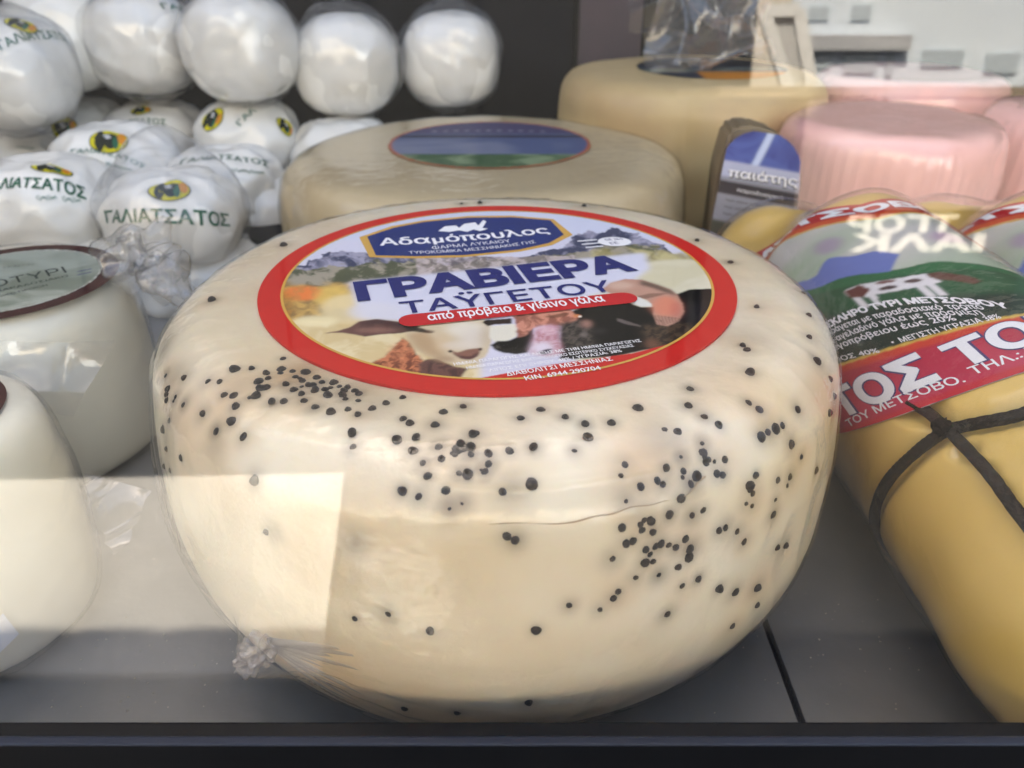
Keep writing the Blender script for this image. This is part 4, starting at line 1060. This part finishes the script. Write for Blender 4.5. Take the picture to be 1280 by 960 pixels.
ball_text("G3", NAME[:6], (218, 329), (306, 302), 0.0095, M['green'], bold=0.03, arc=0.002)
ball_emblem("G1", 4, 280, 0.0125, 0.009, -0.2); ball_emblem("G1", 38, 280, 0.0125, 0.009, -0.3)
ball_text("T1", NAME, (2, 64), (86, 56), 0.0085, M['green'], bold=0.018, arc=0.002)
ball_emblem("T1", 26, 28, 0.013, 0.011, 0.0)
ball_text("T3", "ΓΑΛΙ", (202, 14), (234, 20), 0.0060, M['green'], bold=0.018)
ball_scrawl("M1", (20, 182), (44, 186), 0.002, M['green2'])
ball_emblem("S1", 80, 160, 0.013, 0.012, 0.3)

# ================================================================== SMOKED CHEESES
SX, SR = 0.2153, 0.066
def s_prof(y):
    y = np.asarray(y, float)
    r = np.full(y.shape, SR)
    f = np.clip((0.205 - y) / 0.085, 0, 1); r = r * np.sqrt(np.clip(1 - f ** 2.3, 0, 1))
    k = np.clip((y - 0.432) / 0.050, 0, 1); r = r - 0.021 * k * k * (3 - 2 * k)
    q_ = np.clip((y - 0.488) / 0.060, 0, 1); r = r * np.sqrt(np.clip(1 - q_ ** 2.2, 0, 1))
    return np.maximum(r, 1e-4)
def s_cx(y):
    k = np.clip((np.asarray(y, float) - 0.445) / 0.06, 0, 1); return SX - 0.034 * k * k * (3 - 2 * k)
def s_cz(y): 
    y = np.asarray(y, float); k = np.clip((0.205 - y) / 0.085, 0, 1); k2 = np.clip((y - 0.43) / 0.1, 0, 1)
    return SR - 0.004 * k - 0.006 * k2
def s_surf_yphi(y, phi, off=0.0):
    pd_ = (np.degrees(phi) + 180) % 360 - 180; q_ = np.clip((pd_ + 12) / 50, 0, 1) * np.clip((175 - pd_) / 40, 0, 1)
    r = s_prof(y) * (1 - 0.18 * q_ * q_ * (3 - 2 * q_)) + off
    return np.stack([s_cx(y) + r * np.sin(phi), y, s_cz(y) + r * np.cos(phi)], -1)
cords = [  # (y, phi deg) paths on the body
    [(0.262, -62), (0.252, -60), (0.238, -58.8)],
    [(0.238, -58.8), (0.243, -75), (0.252, -95), (0.262, -118), (0.258, -140), (0.25, -165), (0.245, -195)],
    [(0.238, -58.8), (0.212, -58), (0.185, -59.6), (0.160, -60), (0.140, -58), (0.1215, -40)],
    [(0.238, -58.8), (0.226, -45), (0.222, -39.2), (0.224, -10), (0.23, 20), (0.238, 60), (0.243, 120), (0.245, 165)],
    [(0.262, -62), (0.34, -66), (0.43, -64), (0.49, -60), (0.545, -50)],
]
def smoked(name, dx, dy, lab_, first):
    o = empty(name, (SX + dx, 0.33 + dy, 0), lab_, "cheese", None)
    return o
sm = smoked("smoked_cheese", 0, 0, "thick golden smoked cheese tied with dark twine, lying beside the peppered wheel", True)
ys = np.concatenate([0.120 + 0.085 * (1 - np.cos(np.linspace(0, np.pi / 2, 40))), np.linspace(0.2065, 0.488, 110), 0.489 + 0.059 * np.sin(np.linspace(0, np.pi / 2, 36))])
ph = np.linspace(0, 2 * np.pi, 200, endpoint=False)
YY, PP = np.meshgrid(ys, ph, indexing='xy')      # (nphi, ny)
Ps = s_surf_yphi(YY, PP).reshape(-1, 3)
Npt = np.stack([np.sin(PP), 0 * PP, np.cos(PP)], -1).reshape(-1, 3)
ns1 = make_noise(91, 12, 14, 45); ns2 = make_noise(92, 12, 70, 160)
inlab = np.clip(np.minimum(YY.ravel() - 0.212, 0.490 - YY.ravel()) / 0.022, 0, 1)
d = (0.0032 * ns1(Ps) + 0.0005 * ns2(Ps)) * (1 - inlab)
for cpts in cords[:4]:                            # twine bites into the rind
    cp = resample(np.array(cpts, float), 50); C3 = s_surf_yphi(cp[:, 0], np.radians(cp[:, 1]))
    for q_ in C3:
        d = np.minimum(d, 0.0012 - 0.0062 * np.exp(-((Ps - q_) ** 2).sum(1) / (2 * 0.0050 ** 2)))
Ps = Ps + Npt * (d * np.clip(s_prof(YY.ravel()) / 0.03, 0, 1))[:, None]
body = mesh_obj("cheese_body", Ps, grid_faces(200, len(ys), wrap=True)[:, ::-1], M['smoked'], sm)
for cpts in cords[:4]:
    cp = resample(np.array(cpts, float), 110); C3 = s_surf_yphi(cp[:, 0], np.radians(cp[:, 1]), -0.0014)
    tube("twine", C3, 0.0020, M['string'], sm, ns=15, twist=0.22)
crumple("twine_knot", s_surf_yphi(np.array([0.238]), np.radians(np.array([-58.8])), 0.001)[0], 0.0036, M['string'], sm, 95, (0.3, 0.2, 1), 1.0, 0.2, 3)
# wrap film over the body
FW = s_surf_yphi(YY, PP, 0.0015).reshape(-1, 3); nf1 = make_noise(97, 12, 25, 90)
FW = FW + Npt * (0.0006 * np.abs(nf1(FW)) * np.clip(s_prof(YY.ravel()) / 0.03, 0, 1))[:, None] + Npt * (0.0003 * (1 - inlab))[:, None]
mesh_obj("wrap_film", FW, grid_faces(200, len(ys), wrap=True)[:, ::-1], M['film'], sm)
# label band
SOFF = 0.0007
def s_unproj(u, v, xc=SX):
    d_ = ray(u, v); ox, oz = -xc, CAM_H - SR
    A = d_[0]**2 + d_[2]**2; B = ox*d_[0] + oz*d_[2]; C = ox*ox + oz*oz - (SR + SOFF)**2; D = max(B*B - A*C, 0)
    t_ = (-B - math.sqrt(D)) / A; P = CAM + d_ * t_
    return np.array([math.atan2(P[0] - xc, P[2] - SR) * SR, P[1]])
def s_surf(ab, off=0.0):
    return s_surf_yphi(ab[:, 1], ab[:, 0] / SR, SOFF + off)
PH = np.radians(np.linspace(-130, 100, 300)); TT = np.linspace(0, 1, 240)
def band_low(phd): return 0.2385 + 0.0000105 * np.clip(-phd - 22, 0, 90) ** 2
def band_top(phd): return 0.426 + 0.00108 * np.clip(-phd - 26, -6, 50)
PHg, TTg = np.meshgrid(PH, TT, indexing='ij'); phd = np.degrees(PHg)
Yl, Yt = band_low(phd), band_top(phd); Yg = Yl + (Yt - Yl) * TTg
Pg = s_surf_yphi(Yg, PHg, SOFF)
A_ = PHg * SR * 1000; B_ = (Yg - Yl) * 1000                     # mm across and along
sp = Paint(A_, B_, (30, 62, 54))
fromtop = (Yt - Yg) * 1000
MID = 36 - 0.22 * (A_ + 31); Bs = B_ + 0.6 * (A_ + 50)
sp.fill(B_ < MID, (200, 62, 96), soft=1, col2=(182, 42, 68), ts=0.05, seed=51)
sp.fill((B_ < MID) & (B_ > MID - 6), (206, 66, 50), soft=3); sp.fill(B_ < 3.5, (196, 44, 60), soft=2)
sp.fill((B_ > MID - 0.8) & (B_ < MID + 1.4), (214, 178, 84), soft=1)
sp.fill(B_ >= MID + 1.4, (20, 52, 44), soft=1)
sp.fill(Bs >= 74, (26, 88, 58), soft=8)
hill = 124 + 10 * np.sin(A_ * 0.10 + 6.4) + 3 * np.sin(A_ * 0.31)
sp.fill(Bs > 107, (168, 186, 160), soft=2, col2=(200, 198, 192), ts=0.05, seed=52)
sp.fill((Bs > 104) & (Bs < hill) & (A_ < -38 + 0.5 * (Bs - 110)), (104, 122, 186), soft=1); sp.fill((Bs > 104) & (Bs < hill - 6) & (A_ > 8), (112, 124, 190), soft=1)
sp.fill((Bs > 100) & (Bs < 108 + 2 * np.sin(A_ * 0.2)), (30, 104, 66), soft=1)
sp.ell(-51, 151, 7, 9, (166, 146, 172), soft=5, op=0.8); sp.ell(-6, 118, 8, 8, (186, 150, 180), soft=5, op=0.7)
sp.fill(fromtop < 24, (206, 84, 44), soft=1); sp.fill((fromtop > 24) & (fromtop < 26), (212, 170, 80), soft=1)
sp.fill(fromtop < 18, (178, 32, 40), soft=3)
# cow
def cow(cx, cy, s):
    W_ = (228, 224, 226)
    sp.poly([(cx + s*a, cy + s*b) for a, b in ((-16,6),(-10,9),(6,8),(15,9),(18,4),(17,-2),(12,-4),(0,-5),(-12,-4),(-17,0))], W_, soft=1)
    for lx in (-14, -9, 9, 13): sp.poly([(cx + s*(lx-1.6), cy - s*2), (cx + s*(lx+1.6), cy - s*2), (cx + s*(lx+1.1), cy - s*16), (cx + s*(lx-1.1), cy - s*16)], W_, soft=1)
    sp.poly([(cx + s*a, cy + s*b) for a, b in ((15,8),(20,9),(28,2),(30,-4),(26,-7),(20,-1),(16,1))], (92, 58, 50), soft=1)
    sp.poly([(cx + s*a, cy + s*b) for a, b in ((-17,5),(-9,9),(-7,2),(-12,-5),(-16,-3))], (96, 52, 48), soft=1)
    sp.ell(cx - s*1, cy + s*0, s*3.4, s*2.2, (62, 46, 46), soft=1); sp.ell(cx + s*9, cy + s*3, s*3.0, s*2.2, (70, 50, 50), soft=1); sp.ell(cx + s*0, cy + s*6.5, s*3.6, s*1.6, (112, 66, 62), soft=1)
sp.V = Bs; cow(-45, 90, 0.95); cow(60, 90, 0.95)
mesh_obj("sleeve_back", Pg.reshape(-1, 3) - np.stack([np.sin(PHg), 0*PHg, np.cos(PHg)], -1).reshape(-1, 3) * 0.0004, grid_faces(300, 240), M['white'], sm)
slv = mesh_obj("label_sleeve", Pg.reshape(-1, 3), grid_faces(300, 240), M['print'], sm, color=sp.C.reshape(-1, 3))
slv["label"] = "red and dark green printed sleeve with cow picture"
def stext(body, pts, cap, m, bold=0.0, off=0.0002, ext=(0, 0)):
    """a line of print along a curved baseline through pixels"""
    q_ = np.array([s_unproj(*p) for p in pts]); deg = 2 if len(pts) > 2 else 1
    a0, a1 = q_[0, 0], q_[-1, 0]; w = a1 - a0; co = np.polyfit((q_[:, 0] - a0) / w, q_[:, 1], deg)
    f = lambda t: np.polyval(co, np.clip(t, -0.15, 1.1))
    if not np.isscalar(cap):
        tp = s_unproj(*cap); cap = tp[1] - f((tp[0] - a0) / w)
    t0, t1 = -ext[0], 1 + ext[1]
    g = lambda t: f(t0 + t * (t1 - t0))
    b0 = g(0.0)
    return place_text("lettering", body, (a0 + w * t0, b0), (a0 + w * t1, b0), cap, s_surf, m, slv, bold=bold, cut=0.03, off=off, arc=lambda t: g(t) - b0)
TOS = [(1052, 521), (1099, 504), (1134, 486.5), (1177, 473)]
wt = abs(s_unproj(1177, 473)[0] - s_unproj(1052, 521)[0])
for m_, bo, of in ((M['white_outline'], 0.075, 0.00015), (M['white'], 0.045, 0.0003)):
    stext("ΤΟΣ", TOS, (1150, 441), m_, bold=bo, off=of)
    a = s_unproj(1199, 461); b = s_unproj(1279, 432); k = wt / (b[0] - a[0]) - 1
    stext("ΤΟΣ", [(1199, 461), (1230, 449.5), (1279, 432)], 0.0165, m_, bold=bo, off=of, ext=(0, k))
stext("ΤΟΥ ΜΕΤΣΟΒΟ.", [(1062, 534), (1096, 516.5), (1150, 496), (1208, 477)], 0.0052, M['white'], bold=0.012)
stext("ΤΗΛ.: 26560", [(1217, 469), (1240, 461), (1264, 452.5)], 0.0052, M['white'], bold=0.012, ext=(0, 1.9))
stext("ΣΚΛΗΡΟ ΤΥΡΙ ΜΕΤΣΟΒΟΥ", [(1049, 402), (1092, 390), (1143, 379), (1180, 377), (1240, 384)], 0.0056, M['white'], bold=0.05, ext=(0.13, 0.1))
stext("παράγεται με παραδοσιακό τρόπο", [(1055, 410.5), (1098, 399), (1186, 385.5), (1233, 388)], 0.0052, M['white'], bold=0.012, ext=(0.22, 0))
stext("από αγελαδινό γάλα με πρόσμιξη", [(1054, 423), (1103, 408), (1163, 395), (1230, 394)], 0.0052, M['white'], bold=0.012, ext=(0.22, 0))
stext("αιγοπρόβειου έως 20%", [(1053, 434.5), (1130, 411.5), (1197, 400.5)], 0.0050, M['white'], bold=0.012, ext=(0.13, 0))
stext("ΛΙΠΟΣ 40%", [(1053, 451), (1101, 440.5)], 0.0040, M['white'], bold=0.012, ext=(0.5, 0))
stext("•  ΜΕΓΙΣΤΗ ΥΓΡΑΣΙΑ 38%", [(1117, 431), (1186, 413), (1238, 401)], 0.0040, M['white'], bold=0.012, ext=(0, 0.12))
# heading on the red rear edge
aE, aT = s_unproj(956, 304)[0], s_unproj(1026, 272)[0]; wE = (aT - aE) * 3.2; rim = lambda a_: band_top(np.degrees(a_ / SR)) - 0.0150
place_text("lettering", "ΜΕΤΣΟΒΟ", (aE - wE / 6.5, rim(aE)), (aE + wE * 6 / 6.5, rim(aE)), 0.0095, s_surf, M['white'], slv, bold=0.05, cut=0.03, off=0.0003,
           arc=lambda t: rim(aE - wE / 6.5 + t * wE * 7 / 6.5) - rim(aE))
# second one beside it, copied with its parts
sm2 = sm.copy(); COL.objects.link(sm2); sm2.location = sm.location + Vector((0.112, 0.010, 0))
sm2["label"] = "thick golden smoked cheese behind its twin, half cut off, red sleeve against the pink loaf"
sm["label"] = "thick golden smoked cheese tied with dark twine, touching the peppered wheel's side"
for ch in list(sm.children):
    c2 = ch.copy(); COL.objects.link(c2); c2.parent = sm2
    for gch in ch.children:
        c3 = gch.copy(); COL.objects.link(c3); c3.parent = c2

# ================================================================== PINK LOAVES, BLUE PACK, BAG, CARD
def rbox(name, c, dims, rotz, m, parent, seed, p=4.5, amp=0.012):
    D = ICO_V; k = 1 / (np.abs(D) ** p).sum(1) ** (1 / p)
    n = make_noise(seed, 9, 1.5, 4); n2 = make_noise(seed + 7, 9, 6, 14)
    V = D * (k * (1 + amp * n(D) + amp * 0.5 * np.abs(n2(D))))[:, None] * np.array(dims) / 2
    cz, sz = math.cos(rotz), math.sin(rotz)
    V = np.c_[V[:, 0] * cz - V[:, 1] * sz, V[:, 0] * sz + V[:, 1] * cz, V[:, 2]]
    return mesh_obj(name, V + np.array(c), ICO_F, m, parent)
def pink_wheel(cx, cy, r, h, seed, lab_):
    o = simple_wheel("pink_cheese_wheel", cx, cy, r, h, M['pink'], lab_, seed, rnd=0.10, bulge=0.012, amp=0.0012, nth=220, film=1.2)
    b = o.children[0]; me = b.data; co = np.empty(len(me.vertices) * 3); me.vertices.foreach_get("co", co); co = co.reshape(-1, 3)
    d_ = co[:, :2] - [cx, cy]; rr = np.linalg.norm(d_, axis=1); th_ = np.arctan2(d_[:, 1], d_[:, 0])
    rib = 0.00035 * np.sin(th_ * 55 + 2 * np.sin(th_ * 5)) * (rr > r * 0.97) * np.clip(1.2 + make_noise(seed, 8, 20, 60)(co), 0, 2)
    co[:, :2] += d_ / np.maximum(rr, 1e-6)[:, None] * rib[:, None]; me.vertices.foreach_set("co", co.ravel()); me.update()
    return o
pink_wheel(0.318, 0.672, 0.089, 0.126, 301, "pale pink flat topped cheese wheel right behind the smoked cheeses")
pink_wheel(0.415, 0.858, 0.094, 0.136, 311, "pale pink cheese wheel furthest back, beside the tall tan wheel")
pink_wheel(0.512, 0.690, 0.092, 0.130, 321, "deeper pink cheese wheel cut off behind the half hidden smoked cheese")

# blue labelled cheese piece leaning by the tan wheel
bp = empty("labelled_cheese_piece", (0.185, 0.575, 0), "dark rinded cheese piece with blue, white and black paper label before the tan wheel", "cheese")
base_c = aty(942, 232, 0.58)
fc = [aty(u, v, 0.575 + dy) for u, v, dy in ((884, 330, -0.02), (985, 340, -0.01), (1003, 225, 0.0), (996, 190, 0.004), (975, 168, 0.008), (945, 158, 0.010), (922, 158, 0.010), (912, 166, 0.009), (898, 215, 0.0))]
fc[0][2] = max(fc[0][2], 0); nfc = len(fc)
back = [p + np.array([0.004, 0.045, -0.002]) for p in fc]
bmx = bmesh.new(); vs_ = [bmx.verts.new(Vector(p)) for p in fc + back]
bmx.faces.new(vs_[:nfc]); bmx.faces.new(vs_[nfc:][::-1])
for i in range(nfc): bmx.faces.new((vs_[i], vs_[nfc + i], vs_[nfc + (i + 1) % nfc], vs_[(i + 1) % nfc]))
bmesh.ops.recalc_face_normals(bmx, faces=bmx.faces[:]); bmesh.ops.bevel(bmx, geom=list(bmx.edges), offset=0.003, segments=2, affect='EDGES')
me = bpy.data.meshes.new("cheese_body"); bmx.to_mesh(me); bmx.free(); me.materials.append(M['pack'])
cb = bpy.data.objects.new("cheese_body", me); COL.objects.link(cb); cb.parent = bp; cb.location = -bp.location
# label chart: bilinear over the front face
q00, q10, q11, q01 = [aty(u, v, 0.575 + dy) for u, v, dy in ((884, 300, -0.0245), (994, 322, -0.0165), (1001, 172, -0.0005), (913, 159, 0.0035))]
def bsurf(ab, off=0.0):
    a, b = ab[:, :1], ab[:, 1:]
    return (q00*(1-a)*(1-b) + q10*a*(1-b) + q11*a*b + q01*(1-a)*b) + np.array([0, -0.0018 - off, 0.0])
ga, gb = np.meshgrid(np.linspace(0, 1, 90), np.linspace(0, 1, 110), indexing='ij')
bpnt = Paint(ga * 100, gb * 100, (138, 140, 150))
bpnt.fill((gb > 0.70), (70, 92, 164), soft=2, col2=(44, 60, 132), ts=0.12, seed=61)
bpnt.fill((gb > 0.70) & (np.abs(ga - 0.45 - (gb - 0.8) * 0.6) < 0.05), (190, 204, 232), soft=4)
bpnt.fill((gb > 0.58 - 0.0 * ga) & (gb < 0.72), (176, 180, 204), soft=2)
bpnt.fill((gb > 0.44) & (gb < 0.55), (34, 36, 44), soft=1); bpnt.fill(gb < 0.2, (60, 70, 56), soft=3)
dome = ((ga - 0.5) / 0.52) ** 2 + (np.clip(gb - 0.76, 0, 1) / 0.26) ** 2 <= 1
ins = dome; idx = -np.ones(ga.shape, int); idx[ins] = np.arange(ins.sum())
q4 = np.stack([idx[:-1, :-1], idx[1:, :-1], idx[1:, 1:], idx[:-1, 1:]], -1).reshape(-1, 4); q4 = q4[(q4 >= 0).all(1)]
bl_o = mesh_obj("label", bsurf(np.c_[ga[ins], gb[ins]]), q4, M['print'], bp, smooth=False, color=bpnt.C[ins])
place_text("lettering", "παιάτης", (0.08, 0.585), (0.98, 0.605), 0.075, bsurf, M['dark'], bl_o, bold=0.07, off=0.0003)
place_text("lettering", "παιάτης", (0.08, 0.59), (0.97, 0.61), 0.075, bsurf, M['white'], bl_o, bold=0.025, off=0.0006)
place_text("lettering", "παραδοσιακό", (0.22, 0.475), (0.80, 0.475), 0.032, bsurf, M['white'], bl_o, off=0.0005)
for k in range(3):
    place_text("lettering", "τυρί γάλα αλάτι", (0.1, 0.38 - 0.06 * k), (0.55, 0.38 - 0.06 * k), 0.02, bsurf, M['dark'], bl_o, off=0.0005)

# crumpled clear plastic lying over the tan wheel
def sheet(name, corners, nu, nv, m, parent, seed, amp, bulge=None, lo=18, hi=70):
    a, b = np.meshgrid(np.linspace(0, 1, nu), np.linspace(0, 1, nv), indexing='ij'); c0, c1, c2, c3 = [np.array(c, float) for c in corners]
    a3, b3 = a[..., None], b[..., None]
    P = c0*(1-a3)*(1-b3) + c1*a3*(1-b3) + c2*a3*b3 + c3*(1-a3)*b3
    n = np.cross(c1 - c0, c3 - c0); n /= np.linalg.norm(n)
    n1 = make_noise(seed, 10, lo, hi); n2 = make_noise(seed + 1, 10, hi, hi * 2.5); n3 = make_noise(seed + 2, 8, lo, hi)
    h = (1 - 2 * np.abs(n1(P))) * 0.6 + 0.25 * (1 - 2 * np.abs(n2(P)))
    P = P + n * (amp * h)[..., None] + (np.array([0.3, 0.2, 0.4]) * amp * 0.8) * n3(P)[..., None]
    if bulge is not None: P = P + np.array(bulge) * (np.sin(np.pi * a) * np.sin(np.pi * b))[..., None]
    return mesh_obj(name, P.reshape(-1, 3), grid_faces(nu, nv), m, parent)
bag = empty("plastic_bag", (0.23, 0.80, 0.145), "crumpled clear plastic bag lying on top of the tan wheel", "bag")
sheet("bag_film", [aty(808, 78, 0.80), aty(968, 82, 0.80), aty(975, -60, 0.86), aty(800, -60, 0.86)], 90, 80, M['crinkle'], bag, 401, 0.022, bulge=(0, -0.03, 0))
sheet("bag_film", [aty(830, 74, 0.77), aty(950, 80, 0.78), aty(960, -50, 0.84), aty(812, -50, 0.84)], 80, 70, M['crinkle'], bag, 411, 0.024, bulge=(0, -0.02, 0))

# faded card on the back panel
card = empty("wall_card", tuple(aty(762, 70, 0.953)), "faded mauve card in a dark frame fixed to the back panel", "card")
cp_ = [aty(u, v, 0.953) for u, v in ((722, 78), (806, 78), (806, -40), (722, -40))]
mv = mat("mauve_card", (0.095, 0.060, 0.080), rough=0.5, var=(0.06, 0.045, 0.06), var_scale=9)
box("card_sheet", cp_[0][0], cp_[1][0] - 0.006, 0.9525, 0.9545, cp_[0][2] - 0.01, cp_[2][2] - 0.006, mv, card)
box("card_edge", cp_[1][0] - 0.006, cp_[1][0] + 0.006, 0.950, 0.9555, cp_[0][2] - 0.012, cp_[2][2], M['frame'], card, bevel=0.001)
box("card_edge", cp_[0][0] - 0.006, cp_[0][0], 0.950, 0.9555, cp_[0][2] - 0.012, cp_[2][2], M['frame'], card, bevel=0.001)

# ------------------------------------------------------------------ loose film of the left wheels
tw = empty("film_twist", tuple(aty(188, 345, 0.375)), "twisted tail of clear film between the small cream wheel and the peppered wheel", "film")
pp = [aty(u, v, y) for u, v, y in ((150, 312, 0.42), (172, 322, 0.40), (186, 334, 0.385), (200, 346, 0.372), (214, 350, 0.365))]
tp = resample(np.array(pp), 40); rr = 0.004 + 0.009 * np.abs(np.linspace(-1, 1, 40)) ** 1.3
o = tube("twist", tp, rr, M['bagfilm'], tw, ns=24, twist=0.25)
crumple("crumple", aty(178, 322, 0.39), 0.013, M['crinkle'], tw, 431, (0.5, 0, 0.3), 1.2, 0.35, 5, 2, 6)
crumple("crumple", aty(205, 350, 0.37), 0.009, M['crinkle'], tw, 433, (0.5, 0, -0.3), 1.3, 0.35, 5, 2, 6)
lf = empty("film_flap", tuple(aty(90, 470, 0.30)), "loose flap of clear film hanging over the small cream wheel's front", "film")
sheet("flap", [aty(-10, 505, 0.286), aty(92, 520, 0.292), aty(140, 430, 0.302), aty(-10, 425, 0.297)], 70, 50, M['crinkle'], lf, 441, 0.006, lo=30, hi=90)
lf2 = empty("film_flap", tuple(atz(150, 650, 0)), "ragged corner of clear film lying on the tray beside the peppered wheel", "film")
sheet("flap", [atz(105, 640, 0.010), atz(140, 694, 0.004), atz(196, 612, 0.012), atz(110, 590, 0.022)], 60, 50, M['crinkle'], lf2, 451, 0.004, lo=40, hi=120)

# fine crumbs on the trays
crumb = mat("crumb", (0.62, 0.56, 0.44), rough=0.7, var=(0.4, 0.36, 0.28), var_scale=300)
cr = random.Random(11); cV, cF = [], []
for k in range(90):
    p = atz(cr.uniform(60, 300), cr.uniform(790, 893), 0) if k < 40 else atz(cr.uniform(880, 1150), cr.uniform(740, 893), 0) if k < 75 else atz(cr.uniform(120, 200), cr.uniform(600, 780), 0)
    r_ = cr.uniform(0.00018, 0.0006); n0 = len(cV)
    for d_ in ((1, 0, 0), (-.5, .8, 0), (-.5, -.8, 0), (0.1, 0.1, 1.0)): cV.append(p + r_ * np.array(d_) * np.array([cr.uniform(.6, 1.6), cr.uniform(.6, 1.4), 1]))
    cF += [[n0, n0 + 1, n0 + 3], [n0 + 1, n0 + 2, n0 + 3], [n0 + 2, n0, n0 + 3]]
co_ = mesh_obj("crumbs", cV, cF, crumb, smooth=False)
tag(co_, "fine pale cheese crumbs scattered on the grey trays", "crumbs", kind="stuff")
